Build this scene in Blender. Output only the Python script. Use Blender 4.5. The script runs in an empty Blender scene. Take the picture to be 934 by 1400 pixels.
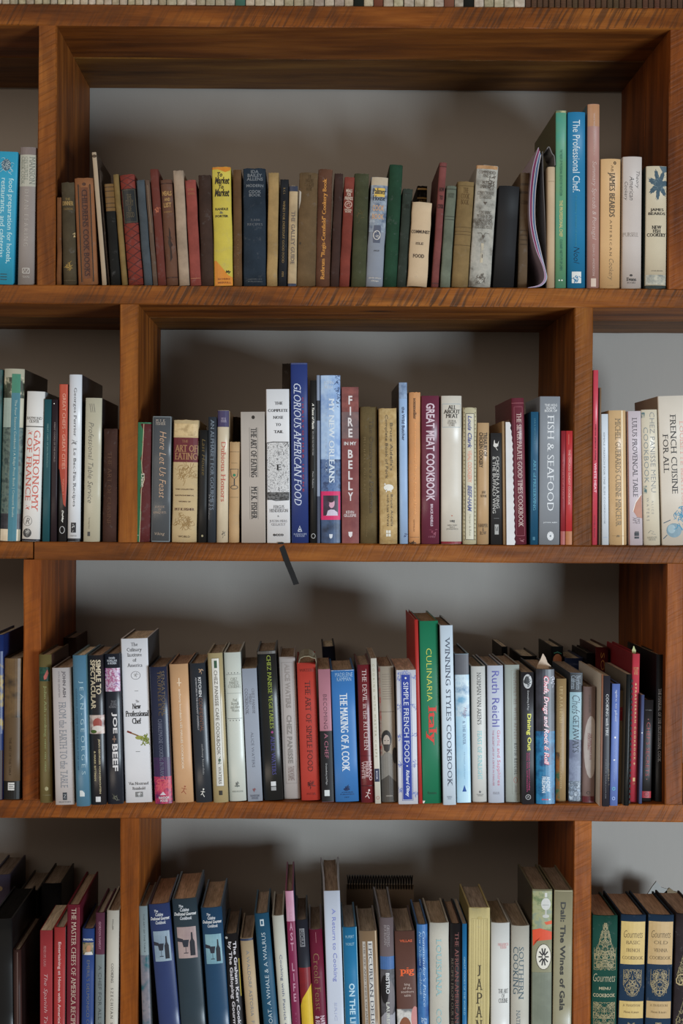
import bpy, math, random
from mathutils import Matrix, Vector
SC = bpy.context.scene
COL = SC.collection

# ---------------------------------------------------------------- camera
IMG_W, IMG_H = 934, 1400
D0 = 2.30                     # camera to the front plane of the bookcase
FPX = 1917.0                  # focal length in pixels
AX, AY = 420.0, 680.0         # pixel of the optical axis (lens shift)
ROLL = 0.0065
EYE = 1.40
cd = bpy.data.cameras.new('camera'); cam = bpy.data.objects.new('camera', cd); COL.objects.link(cam)
cd.sensor_fit = 'HORIZONTAL'; cd.sensor_width = 36.0
cd.lens = FPX / IMG_W * 36.0
cd.shift_x = (IMG_W / 2 - AX) / IMG_W
cd.shift_y = -(IMG_H / 2 - AY) / IMG_W
cam.matrix_world = Matrix.Translation((0, -D0, EYE)) @ Matrix.Rotation(math.pi / 2, 4, 'X') @ Matrix.Rotation(ROLL, 4, 'Z')
SC.camera = cam

# ---------------------------------------------------------------- world, lights, exposure
w = bpy.data.worlds.new('world'); SC.world = w; w.use_nodes = True
bg = w.node_tree.nodes['Background']
bg.inputs[0].default_value = (1.0, 0.84, 0.68, 1); bg.inputs[1].default_value = 0.22
def area(name, loc, target, size, power, color):
    l = bpy.data.lights.new(name, 'AREA'); l.shape = 'RECTANGLE'; l.size, l.size_y = size
    l.energy = power; l.color = color
    o = bpy.data.objects.new(name, l); COL.objects.link(o); o.location = loc
    o.rotation_euler = (Vector(target) - Vector(loc)).to_track_quat('-Z', 'Y').to_euler()
    return o
area('window_light', (1.65, -2.3, 0.70), (0.0, 0.1, 0.85), (0.9, 0.6), 72, (0.76, 0.89, 1.0))
area('room_light', (-1.3, -2.5, 2.3), (0.0, 0.0, 1.4), (1.8, 1.2), 20, (1.0, 0.85, 0.70))
SC.view_settings.view_transform = 'Standard'; SC.view_settings.look = 'None'
SC.view_settings.exposure = 0.0; SC.view_settings.gamma = 1.0
SC.view_settings.use_curve_mapping = False
SC.render.film_transparent = False

def P(px, py, Y=0.0):
    """world X and Z on the plane at depth Y that the photograph shows at px, py"""
    dx, dy = px - AX, AY - py
    c, s = math.cos(ROLL), math.sin(ROLL)
    wx, wy = dx * c - dy * s, dx * s + dy * c
    k = (D0 + Y) / FPX
    return wx * k, wy * k + EYE

# ---------------------------------------------------------------- materials
def lin(c):
    return tuple(((v / 255) / 12.92 if v / 255 <= 0.04045 else ((v / 255 + 0.055) / 1.055) ** 2.4) for v in c)
MATS = {}
def nt(name):
    m = bpy.data.materials.new(name); m.use_nodes = True
    t = m.node_tree; b = t.nodes['Principled BSDF']
    return m, t, b
def N(t, kind, **kw):
    n = t.nodes.new(kind)
    for k, v in kw.items():
        if k.startswith('i_'):
            n.inputs[k[2:].replace('_', ' ')].default_value = v
        else: setattr(n, k, v)
    return n
def mix(t, fac, a, b, mode='MIX'):
    n = t.nodes.new('ShaderNodeMix'); n.data_type = 'RGBA'; n.blend_type = mode
    for s, v in ((0, fac), (6, a), (7, b)):
        if hasattr(v, 'links'): t.links.new(v, n.inputs[s])
        else: n.inputs[s].default_value = v if s == 0 else (*v[:3], 1)
    return n.outputs[2]
def ramp(t, fac, stops):
    n = t.nodes.new('ShaderNodeValToRGB'); e = n.color_ramp.elements
    while len(e) < len(stops): e.new(0.5)
    for i, (p, c) in enumerate(stops):
        e[i].position = p; e[i].color = (*c, 1) if len(c) == 3 else c
    t.links.new(fac, n.inputs[0]); return n.outputs[0]
def coords(t, scale=(1, 1, 1)):
    tc = N(t, 'ShaderNodeTexCoord'); oi = N(t, 'ShaderNodeObjectInfo')
    m = N(t, 'ShaderNodeVectorMath', operation='MULTIPLY_ADD')
    m.inputs[0].default_value = (9.1, 5.3, 7.7)
    t.links.new(oi.outputs['Random'], m.inputs[1]); t.links.new(tc.outputs['Object'], m.inputs[2])
    mp = N(t, 'ShaderNodeMapping'); mp.inputs['Scale'].default_value = scale
    t.links.new(m.outputs[0], mp.inputs[0]); return mp.outputs[0]
def noise(t, vec, scale, detail=3, rough=0.55):
    n = N(t, 'ShaderNodeTexNoise'); n.inputs['Scale'].default_value = scale
    n.inputs['Detail'].default_value = detail; n.inputs['Roughness'].default_value = rough
    t.links.new(vec, n.inputs['Vector']); return n.outputs[0]
def bump(t, b, h, strength, dist=0.001):
    n = N(t, 'ShaderNodeBump'); n.inputs['Strength'].default_value = strength; n.inputs['Distance'].default_value = dist
    t.links.new(h, n.inputs['Height']); t.links.new(n.outputs[0], b.inputs['Normal'])
def scl(c, k): return tuple(min(0.95, v * k) for v in c)

def soft(c, k=0.10):
    y = 0.25 * c[0] + 0.65 * c[1] + 0.10 * c[2]
    return tuple(v + (y - v) * k for v in c)
def mat_cover(col, kind='jacket', mot=None, img=None):
    key = ('cover', col, kind, mot, img)
    if key in MATS: return MATS[key]
    m, t, b = nt('cover_' + kind); L = t.links
    c = soft(scl(lin(col), GAIN))
    if mot is None: mot = 0.30 if kind == 'cloth' else 0.07
    v = coords(t)
    if img:
        stops, sc = img
        nz = noise(t, v, sc, 5, 0.6)
        base = ramp(t, nz, [(0.34 + 0.32 * i / max(1, len(stops) - 1), scl(lin(s), GAIN)) for i, s in enumerate(stops)])
    else:
        base = mix(t, 0.0, c, c)
    n1 = noise(t, v, 28, 6, 0.65)
    f = N(t, 'ShaderNodeMapRange'); L.new(n1, f.inputs[0])
    f.inputs[1].default_value = 0.3; f.inputs[2].default_value = 0.7
    f.inputs[3].default_value = 1 - mot; f.inputs[4].default_value = 1 + mot * 0.6
    cb = N(t, 'ShaderNodeCombineColor')
    for i in range(3): L.new(f.outputs[0], cb.inputs[i])
    out = mix(t, 1.0, base, cb.outputs[0], 'MULTIPLY')
    if kind == 'cloth' or kind == 'worn':
        n2 = noise(t, v, 90, 4, 0.7)
        wf = ramp(t, n2, [(0.60 if kind == 'cloth' else 0.54, (0, 0, 0)), (0.72, (0.35, 0.35, 0.35))])
        out = mix(t, wf, out, scl(tuple(0.5 * a + 0.12 for a in c), 1.0))
        n3 = noise(t, coords(t, (1, 1, 0.6)), 900, 1)
        bump(t, b, n3, 0.35, 0.0006)
    else:
        n3 = noise(t, v, 14, 2); bump(t, b, n3, 0.10, 0.002)
    L.new(out, b.inputs['Base Color'])
    b.inputs['Roughness'].default_value = {'cloth': 0.78, 'worn': 0.7, 'jacket': 0.45, 'gloss': 0.33, 'matte': 0.62}[kind]
    b.inputs['Specular IOR Level'].default_value = {'cloth': 0.2, 'worn': 0.25, 'jacket': 0.35, 'gloss': 0.45, 'matte': 0.3}[kind]
    MATS[key] = m; return m
def mat_print(col, kind='ink'):
    key = ('ink', col, kind, GAIN)
    if key in MATS: return MATS[key]
    m, t, b = nt('print_ink')
    c = scl(lin(col), GAIN)
    v = coords(t); nz = noise(t, v, 160, 3, 0.6)
    out = mix(t, nz, scl(c, 0.88), scl(c, 1.1))
    t.links.new(out, b.inputs['Base Color'])
    b.inputs['Roughness'].default_value = 0.45; b.inputs['Specular IOR Level'].default_value = 0.35
    MATS[key] = m; return m
def mat_picture(cols, scale):
    key = ('pic', cols, scale, GAIN)
    if key in MATS: return MATS[key]
    m, t, b = nt('printed_picture'); v = coords(t)
    nz = noise(t, v, scale, 4, 0.6)
    out = ramp(t, nz, [(0.36 + 0.28 * i / max(1, len(cols) - 1), scl(lin(s), GAIN)) for i, s in enumerate(cols)])
    t.links.new(out, b.inputs['Base Color']); b.inputs['Roughness'].default_value = 0.4
    MATS[key] = m; return m
def mat_pages(col):
    key = ('pages', col)
    if key in MATS: return MATS[key]
    m, t, b = nt('paper_edges'); L = t.links
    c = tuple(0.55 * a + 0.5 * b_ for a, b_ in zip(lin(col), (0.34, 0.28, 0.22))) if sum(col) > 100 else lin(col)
    n1 = noise(t, coords(t, (1, 0.04, 0.04)), 900, 2, 0.6)
    n2 = noise(t, coords(t, (1, 0.1, 0.1)), 120, 3, 0.6)
    o1 = ramp(t, n1, [(0.35, scl(c, 1.25)), (0.6, scl(c, 2.0))])
    o2 = ramp(t, n2, [(0.35, (0.8, 0.78, 0.75)), (0.65, (1.1, 1.1, 1.1))])
    L.new(mix(t, 1.0, o1, o2, 'MULTIPLY'), b.inputs['Base Color'])
    b.inputs['Roughness'].default_value = 0.9; b.inputs['Specular IOR Level'].default_value = 0.1
    bump(t, b, n1, 0.6, 0.0008)
    MATS[key] = m; return m
def mat_plain(name, col, rough=0.5, metal=0.0, alpha=None, trans=0.0):
    key = ('plain', name, col, rough)
    if key in MATS: return MATS[key]
    m, t, b = nt(name); c = lin(col)
    v = coords(t); nz = noise(t, v, 60, 3)
    t.links.new(mix(t, nz, scl(c, 0.9), scl(c, 1.08)), b.inputs['Base Color'])
    b.inputs['Roughness'].default_value = rough; b.inputs['Metallic'].default_value = metal
    if trans:
        b.inputs['Transmission Weight'].default_value = trans; b.inputs['IOR'].default_value = 1.1
    if alpha is not None: b.inputs['Alpha'].default_value = alpha
    MATS[key] = m; return m

def mat_wood(axis):
    key = ('wood', axis)
    if key in MATS: return MATS[key]
    m, t, b = nt('reclaimed_wood_' + ('level' if axis == 'x' else 'upright')); L = t.links
    def sc(al, ac): return (al, ac, ac) if axis == 'x' else (ac, ac, al)
    v1 = coords(t, sc(1.1, 8.0)); v2 = coords(t, sc(0.45, 3.2)); v3 = coords(t, sc(4.0, 70.0)); v0 = coords(t)
    g1 = noise(t, v1, 3.0, 7, 0.62)
    wv = N(t, 'ShaderNodeTexWave', wave_type='BANDS', bands_direction='DIAGONAL')
    wv.inputs['Scale'].default_value = 3.2; wv.inputs['Distortion'].default_value = 9.0
    wv.inputs['Detail'].default_value = 3.0; wv.inputs['Detail Scale'].default_value = 0.8
    L.new(v2, wv.inputs['Vector'])
    g3 = noise(t, v3, 4.0, 3, 0.6)
    c_d, c_m, c_l = (0.085, 0.028, 0.006), (0.225, 0.078, 0.014), (0.370, 0.150, 0.030)
    base = ramp(t, g1, [(0.28, c_d), (0.5, c_m), (0.72, c_l)])
    ring = ramp(t, wv.outputs['Fac'], [(0.0, (0.66, 0.60, 0.56)), (0.45, (1, 1, 1)), (1.0, (1.08, 1.05, 1.0))])
    out = mix(t, 0.60, base, ring, 'MULTIPLY')
    fine = ramp(t, g3, [(0.3, (0.62, 0.6, 0.58)), (0.6, (1.05, 1.05, 1.05))])
    out = mix(t, 0.28, out, fine, 'MULTIPLY')
    # circular-saw marks and dark stain, only on the sawn front face
    tc = N(t, 'ShaderNodeTexCoord'); sep = N(t, 'ShaderNodeSeparateXYZ'); L.new(tc.outputs['Normal'], sep.inputs[0])
    ff = N(t, 'ShaderNodeMath', operation='LESS_THAN'); L.new(sep.outputs[1], ff.inputs[0]); ff.inputs[1].default_value = -0.5
    mr_ = N(t, 'ShaderNodeMapping'); L.new(v0, mr_.inputs[0])
    mr_.inputs['Rotation'].default_value = (0, math.radians(-28 if axis == 'x' else 28), 0)
    mp = N(t, 'ShaderNodeMapping'); L.new(mr_.outputs[0], mp.inputs[0])
    mp.inputs['Scale'].default_value = (1, 1, 0.07) if axis == 'x' else (0.07, 1, 1)
    sw = N(t, 'ShaderNodeTexNoise'); sw.inputs['Scale'].default_value = 190; sw.inputs['Detail'].default_value = 2
    L.new(mp.outputs[0], sw.inputs['Vector'])
    sm = ramp(t, sw.outputs[0], [(0.47, (0, 0, 0)), (0.60, (1, 1, 1))])
    mk = noise(t, coords(t, sc(1.0, 2.0)), 3.2, 3, 0.5)
    mr = ramp(t, mk, [(0.36, (0, 0, 0)), (0.56, (1, 1, 1))])
    mm = N(t, 'ShaderNodeMath', operation='MULTIPLY'); L.new(sm, mm.inputs[0]); L.new(mr, mm.inputs[1])
    m2 = N(t, 'ShaderNodeMath', operation='MULTIPLY'); L.new(mm.outputs[0], m2.inputs[0]); L.new(ff.outputs[0], m2.inputs[1])
    m3 = N(t, 'ShaderNodeMath', operation='MULTIPLY'); L.new(m2.outputs[0], m3.inputs[0]); L.new(N(t, 'ShaderNodeObjectInfo').outputs['Alpha'], m3.inputs[1])
    out = mix(t, m3.outputs[0], out, (0.055, 0.030, 0.018))
    # streaky dark weathering and knots
    st = noise(t, coords(t, sc(1.0, 20.0)), 2.2, 5, 0.7)
    out = mix(t, ramp(t, st, [(0.63, (0, 0, 0)), (0.74, (0.6, 0.6, 0.6))]), out, (0.030, 0.015, 0.009))
    vo = N(t, 'ShaderNodeTexVoronoi'); vo.inputs['Scale'].default_value = 2.2
    L.new(coords(t, sc(1.0, 2.2)), vo.inputs['Vector'])
    out = mix(t, ramp(t, vo.outputs['Distance'], [(0.03, (0.85, 0.85, 0.85)), (0.085, (0, 0, 0))]), out, (0.035, 0.014, 0.008))
    oi = N(t, 'ShaderNodeObjectInfo')
    out = mix(t, 1.0, out, oi.outputs['Color'], 'MULTIPLY')
    L.new(out, b.inputs['Base Color'])
    b.inputs['Roughness'].default_value = 0.55; b.inputs['Specular IOR Level'].default_value = 0.22
    hs = N(t, 'ShaderNodeMath', operation='SUBTRACT'); L.new(g3, hs.inputs[0]); L.new(m2.outputs[0], hs.inputs[1])
    bump(t, b, hs.outputs[0], 0.45, 0.0012)
    MATS[key] = m; return m
def mat_wall():
    m, t, b = nt('painted_wall')
    v = coords(t, (1.6, 1, 0.25)); n1 = noise(t, v, 90, 4, 0.6); n2 = noise(t, coords(t), 1.8, 2)
    c = (0.36, 0.33, 0.295)
    o = mix(t, n1, scl(c, 0.95), scl(c, 1.04)); o = mix(t, 0.5, o, mix(t, n2, scl(c, 0.95), scl(c, 1.05)))
    t.links.new(o, b.inputs['Base Color']); b.inputs['Roughness'].default_value = 0.7
    bump(t, b, noise(t, coords(t, (1, 1, 0.5)), 500, 3), 0.25, 0.0006)
    return m

# ---------------------------------------------------------------- object helpers
def mesh_obj(name, verts, faces, mats, parent=None, midx=None, smooth=False):
    me = bpy.data.meshes.new(name); me.from_pydata(verts, [], faces)
    for m in (mats if isinstance(mats, (list, tuple)) else [mats]): me.materials.append(m)
    if midx: me.polygons.foreach_set('material_index', midx)
    if smooth: me.polygons.foreach_set('use_smooth', [True] * len(me.polygons))
    me.update()
    o = bpy.data.objects.new(name, me); COL.objects.link(o)
    if parent: o.parent = parent
    return o
def empty(name, loc, rot=(0, 0, 0), label=None, cat=None, group=None):
    o = bpy.data.objects.new(name, None); COL.objects.link(o); o.location = loc; o.rotation_euler = rot
    o.empty_display_size = 0.02
    if label: o['label'] = label
    if cat: o['category'] = cat
    if group: o['group'] = group
    return o
def grid_prism(profile, z0, z1, nz, jit=0, seed=0, cap=True):
    """closed profile [(x,y)..] swept up z; returns verts, faces"""
    rnd = random.Random(seed); n = len(profile); V = []; F = []
    for k in range(nz + 1):
        z = z0 + (z1 - z0) * k / nz
        for x, y in profile: V.append((x + rnd.uniform(-jit, jit), y + rnd.uniform(-jit, jit) * 0.5, z))
    for k in range(nz):
        for i in range(n):
            j = (i + 1) % n
            F.append((k * n + i, k * n + j, (k + 1) * n + j, (k + 1) * n + i))
    if cap:
        F.append(tuple(range(n))[::-1]); F.append(tuple(nz * n + i for i in range(n)))
    return V, F
def board(name, x0, x1, y0, y1, z0, z1, axis, parent, tint=(1, 1, 1), seed=0, jit=0.0006, ch=0.0018, hatch=0.25):
    """one sawn board with eased, slightly uneven edges"""
    rnd = random.Random(seed)
    a0, a1 = (x0, x1) if axis == 'x' else (z0, z1)
    b0, b1 = (z0, z1) if axis == 'x' else (x0, x1)
    n = max(2, int((a1 - a0) / 0.03))
    prof = [(y0 + ch, b0), (y1 - ch, b0), (y1, b0 + ch), (y1, b1 - ch), (y1 - ch, b1), (y0 + ch, b1), (y0, b1 - ch), (y0, b0 + ch)]
    V = []; F = []; m = 8
    ca, cb = (a0 + a1) / 2, (b0 + b1) / 2
    wob = [0.0] * m
    for k in range(n + 1):
        a = a0 + (a1 - a0) * k / n - ca
        for i, (y, bb) in enumerate(prof):
            wob[i] = 0.8 * wob[i] + rnd.uniform(-jit, jit)
            yy = y - y0 + (wob[i] if y < y0 + ch * 1.5 else 0); q = bb - cb + wob[i] * 0.6
            V.append((a, yy, q) if axis == 'x' else (q, yy, a))
    for k in range(n):
        for i in range(m):
            j = (i + 1) % m
            F.append((k * m + i, (k + 1) * m + i, (k + 1) * m + j, k * m + j) if axis == 'x' else (k * m + i, k * m + j, (k + 1) * m + j, (k + 1) * m + i))
    F.append(tuple(range(m))); F.append(tuple(n * m + i for i in range(m))[::-1])
    o = mesh_obj(name, V, F, mat_wood(axis), parent)
    o.location = (ca, y0, cb) if axis == 'x' else (cb, y0, ca)
    o.color = (*tint, hatch)
    return o
def tube(points, r, n=6, closed=False):
    V = []; F = []; m = len(points)
    for k, p in enumerate(points):
        p = Vector(p)
        a = Vector(points[(k + 1) % m if closed else min(k + 1, m - 1)]); b_ = Vector(points[(k - 1) % m if closed else max(k - 1, 0)])
        d = (a - b_).normalized(); u = d.orthogonal().normalized()
        if k and 'pu' in locals():
            u = (pu - d * pu.dot(d)).normalized()
        pu = u; w_ = d.cross(u)
        for i in range(n):
            t_ = 2 * math.pi * i / n; V.append(tuple(p + r * (math.cos(t_) * u + math.sin(t_) * w_)))
    for k in range(m if closed else m - 1):
        for i in range(n):
            a0 = k * n + i; a1 = k * n + (i + 1) % n; b0 = ((k + 1) % m) * n + i; b1 = ((k + 1) % m) * n + (i + 1) % n
            F.append((a0, a1, b1, b0))
    return V, F

# ---------------------------------------------------------------- lettering
class Glyphs:
    def __init__(s): s.c = {}; s.adv = {}; s.base = None
    def raw(s, ch, off):
        cu = bpy.data.curves.new('t', 'FONT'); cu.body = ch; cu.size = 1.0; cu.offset = off
        cu.resolution_u = 2; cu.fill_mode = 'FRONT'
        ob = bpy.data.objects.new('t', cu); me = ob.to_mesh()
        V = [(v.co.x, v.co.y) for v in me.vertices]; F = [tuple(p.vertices) for p in me.polygons]
        ob.to_mesh_clear(); bpy.data.objects.remove(ob); bpy.data.curves.remove(cu)
        return V, F
    def width(s, ch):
        if s.base is None: s.base = s._bb('HH')
        if ch not in s.adv: s.adv[ch] = s._bb('H' + ch + 'H') - s.base
        return s.adv[ch]
    def _bb(s, st):
        V, F = s.raw(st, 0); xs = [v[0] for v in V]; return max(xs) - min(xs)
    def get(s, ch, style):
        k = (ch, style)
        if k in s.c: return s.c[k]
        off = {'a': 0, 'b': 0.026, 'n': -0.012, 's': -0.016, 'S': -0.006, 'c': -0.012}[style]
        V, F = s.raw(ch, off)
        if style in 'sS' and V:
            dx = 0.034 if style == 's' else 0.075
            capz = s.tops(off)
            cnt = {}
            for f in F:
                for i in range(len(f)):
                    e = tuple(sorted((f[i], f[(i + 1) % len(f)]))); cnt[e] = cnt.get(e, 0) + 1
            ser = []
            for (a, b), c in cnt.items():
                if c != 1: continue
                (xa, ya), (xb, yb) = V[a], V[b]
                if abs(ya - yb) > 0.002: continue
                L = abs(xa - xb)
                for z, sg in capz:
                    if abs(ya - z) < 0.006 and 0.02 < L < 0.16:
                        ser.append((min(xa, xb) - 0.085, max(xa, xb) + 0.085, z, sg))
                    elif abs(ya - z) < 0.006 and L > 0.25 and 'E' <= ch <= 'T': ser.append((min(xa, xb) - 0.085, min(xa, xb) + 0.1, z, sg))
            n0 = len(V); V2 = V + [(x + dx, y) for x, y in V]; F2 = F + [tuple(i + n0 for i in f) for f in F]
            for x0, x1, z, sg in ser:
                q = len(V2); h = 0.042 * sg
                V2 += [(x0, z), (x1 + dx, z), (x1 + dx, z + h), (x0, z + h)]; F2.append((q, q + 1, q + 2, q + 3) if sg > 0 else (q + 3, q + 2, q + 1, q))
            V, F = V2, F2
        s.c[k] = (V, F); return V, F
    def tops(s, off):
        if not hasattr(s, 'tp'): s.tp = {}
        if off not in s.tp:
            r = []
            for ch in 'Hx':
                ys = [v[1] for v in s.raw(ch, off)[0]]
                r += [(min(ys), 1), (max(ys), -1)]
            ys = [v[1] for v in s.raw('l', off)[0]]; r.append((max(ys), -1))
            ys = [v[1] for v in s.raw('p', off)[0]]; r.append((min(ys), 1))
            s.tp[off] = r
        return s.tp[off]
GL = Glyphs()
def layout(text, style, track=0.0):
    """single line -> verts, faces in font units; style may carry i (slant)"""
    slant = 0.28 if 'i' in style or style == 'c' else 0.0
    st = style.replace('i', '') or 'a'
    V = []; F = []; x = 0.0
    for ch in text:
        if ch != ' ':
            gv, gf = GL.get(ch, st); n0 = len(V)
            V += [(x + gx + slant * gy, gy) for gx, gy in gv]; F += [tuple(i + n0 for i in f) for f in gf]
        x += GL.width(ch) + track
    return V, F

def text_uv(text, style, mode, u0, u1, v0, v1, w, h):
    """lettering fitted into a box of the spine; returns verts (x,z) and faces"""
    track = 0.0
    if style.endswith('+'): style = style[:-1]; track = 0.28
    lines = text.split('\n')
    bx0, bx1 = (u0 - 0.5) * w, (u1 - 0.5) * w
    zt, zb = (1 - v0) * h, (1 - v1) * h
    V = []; F = []
    if mode == 'V':   # letters stacked
        chars = [c for c in text if c != '\n']; n = len(chars); cell = (zt - zb) / n
        for i, ch in enumerate(chars):
            if ch == ' ': continue
            gv, gf = GL.get(ch, style.replace('i', ''))
            xs = [a[0] for a in gv]; ys = [a[1] for a in gv]
            W = bx1 - bx0; gw = (max(xs) - min(xs)); ww = W * min(1.0, max(0.25, gw / 0.55))
            cx = (bx0 + bx1) / 2; n0 = len(V); top = zt - cell * i - cell * 0.09; hh = cell * 0.80
            for a, b in gv:
                V.append((cx + ((a - min(xs)) / max(gw, 1e-6) - 0.5) * ww, top - hh + (b - min(ys)) / (max(ys) - min(ys)) * hh))
            F += [tuple(q + n0 for q in f) for f in gf]
        return V, F
    LL = [layout(l, style, track) for l in lines]
    ext = []
    for lv, lf in LL:
        xs = [a[0] for a in lv]; ys = [a[1] for a in lv]
        ext.append((min(xs), max(xs), min(ys), max(ys)))
    wmax = max(e[1] - e[0] for e in ext); n = len(lines)
    if n == 1: y0a, y1a = ext[0][2], ext[0][3]; pitch = 0; tot = y1a - y0a
    else:
        y1a = max(e[3] for e in ext); y0a = min(e[2] for e in ext); pitch = (y1a - y0a) * 1.12; tot = (y1a - y0a) + pitch * (n - 1)
    if mode == 'H': long_, short_ = bx1 - bx0, zt - zb
    else: long_, short_ = zt - zb, bx1 - bx0
    for i, (lv, lf) in enumerate(LL):
        e = ext[i]; n0 = len(V); shift = (wmax - (e[1] - e[0])) / 2 if mode == 'H' else 0
        for a, b in lv:
            s_ = (a - e[0] + shift) / wmax * long_
            r_ = (b - y0a + pitch * (n - 1 - i)) / tot * short_
            if mode == 'H': V.append((bx0 + s_, zb + r_))
            elif mode == 'D': V.append((bx0 + r_, zt - s_))
            else: V.append((bx1 - r_, zb + s_))
        F += [tuple(q + n0 for q in f) for f in lf]
    return V, F

# ---------------------------------------------------------------- printed shapes (in spine fractions)
def shape_uv(s, w, h):
    """returns verts (x,z) and faces for a printed shape"""
    k = s[0]; X = lambda u: (u - 0.5) * w; Z = lambda v: (1 - v) * h
    V = []; F = []
    def poly(pts):
        n0 = len(V); V.extend(pts); c = (sum(p[0] for p in pts) / len(pts), sum(p[1] for p in pts) / len(pts)); V.append(c)
        m = len(pts)
        for i in range(m): F.append((n0 + i, n0 + (i + 1) % m, n0 + m))
    def ribbon(pts, r):
        n0 = len(V)
        for i, p in enumerate(pts):
            a = pts[max(0, i - 1)]; b = pts[min(len(pts) - 1, i + 1)]
            dx, dz = b[0] - a[0], b[1] - a[1]; L = math.hypot(dx, dz) or 1
            V.append((p[0] - dz / L * r, p[1] + dx / L * r)); V.append((p[0] + dz / L * r, p[1] - dx / L * r))
        for i in range(len(pts) - 1):
            q = n0 + 2 * i; F.append((q, q + 1, q + 3, q + 2))
    if k == 'R':
        _, u0, u1, v0, v1 = s[:5]
        us = [u for u in TS if u0 < u < u1]; us = [u0] + us + [u1]
        for u in us: V.append((X(u), Z(v0))); V.append((X(u), Z(v1)))
        for i in range(len(us) - 1): F.append((2 * i, 2 * i + 1, 2 * i + 3, 2 * i + 2))
    elif k == 'F':   # outline frame, thickness in mm
        _, u0, u1, v0, v1, th = s[:6]; r = th / 2000
        for a, b in (((u0, v0), (u1, v0)), ((u1, v0), (u1, v1)), ((u1, v1), (u0, v1)), ((u0, v1), (u0, v0))):
            ribbon([(X(a[0] + (b[0] - a[0]) * i / 6), Z(a[1] + (b[1] - a[1]) * i / 6)) for i in range(7)], r)
    elif k == 'E':
        _, u, v, ru, rv = s[:5]
        poly([(X(u + ru * math.cos(a * math.pi / 9)), Z(v - rv * math.sin(a * math.pi / 9))) for a in range(18)])
    elif k == 'O':   # ring
        _, u, v, ru, rv, th = s[:6]
        ribbon([(X(u + ru * math.cos(a * math.pi / 10)), Z(v - rv * math.sin(a * math.pi / 10))) for a in range(21)], th / 2000)
    elif k == 'G':
        poly([(X(u), Z(v)) for u, v in s[1]])
    elif k == 'L':
        ribbon([(X(u), Z(v)) for u, v in s[1]], s[2] / 2000)
    elif k == 'Q':   # mirrored filigree: shape key, u-range, v-range
        _, u0, u1, v0, v1, sh, seed, nn, th = s[:9]
        rnd = random.Random(seed); uc = (u0 + u1) / 2; hu = (u1 - u0) / 2
        def half(q):
            if sh == 'pine': return max(0.05, 1 - abs(q - 0.75) / 0.8) if q < 0.75 else max(0.3, 1 - (q - 0.75) * 1.2)
            if sh == 'shield': return 1.0 if q < 0.55 else max(0.05, 1 - ((q - 0.55) / 0.45) ** 1.6)
            if sh == 'bell': return 0.25 + 0.75 * min(1, q / 0.45) ** 1.3 if q < 0.9 else 0.8
            return 1.0
        for _i in range(nn):
            q = rnd.random(); g = half(q); u = rnd.random() * g; a = rnd.uniform(0, 6.28); da = rnd.choice((-1, 1)) * rnd.uniform(0.25, 0.6)
            pts = []; st_ = hu * w * 0.11
            x, z = u * hu * w, Z(v0 + (v1 - v0) * q)
            for _j in range(7):
                pts.append((x, z)); x += math.cos(a) * st_; z += math.sin(a) * st_; a += da
                x = max(0, min(x, g * hu * w)); z = min(Z(v0), max(Z(v1), z))
            for sg in (1, -1): ribbon([(X(uc) + sg * p[0], p[1]) for p in pts], th / 2000)
        for sg in (1, -1):
            ribbon([(X(uc) + sg * half(i / 12) * hu * w, Z(v0 + (v1 - v0) * i / 12)) for i in range(13)], th / 2000)
    elif k == 'K':   # leafy / brush blot: seeded strokes radiating about a point
        _, u, v, ru, rv, seed, nn, th = s[:8]; rnd = random.Random(seed)
        for _i in range(nn):
            a = rnd.uniform(0, 6.28); L = math.sqrt(rnd.random()) * 0.85
            x, z = X(u + ru * L * math.cos(a)), Z(v + rv * L * math.sin(a)); d = rnd.uniform(0, 6.28); dd = rnd.uniform(-0.7, 0.7)
            st_ = 0.16 * min(ru * w, rv * h) + 0.0003; pts = []
            for _j in range(5): pts.append((x, z)); x += math.cos(d) * st_; z += math.sin(d) * st_; d += dd
            ribbon(pts, th / 2000 * rnd.uniform(0.5, 1))
    return V, F

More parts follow.
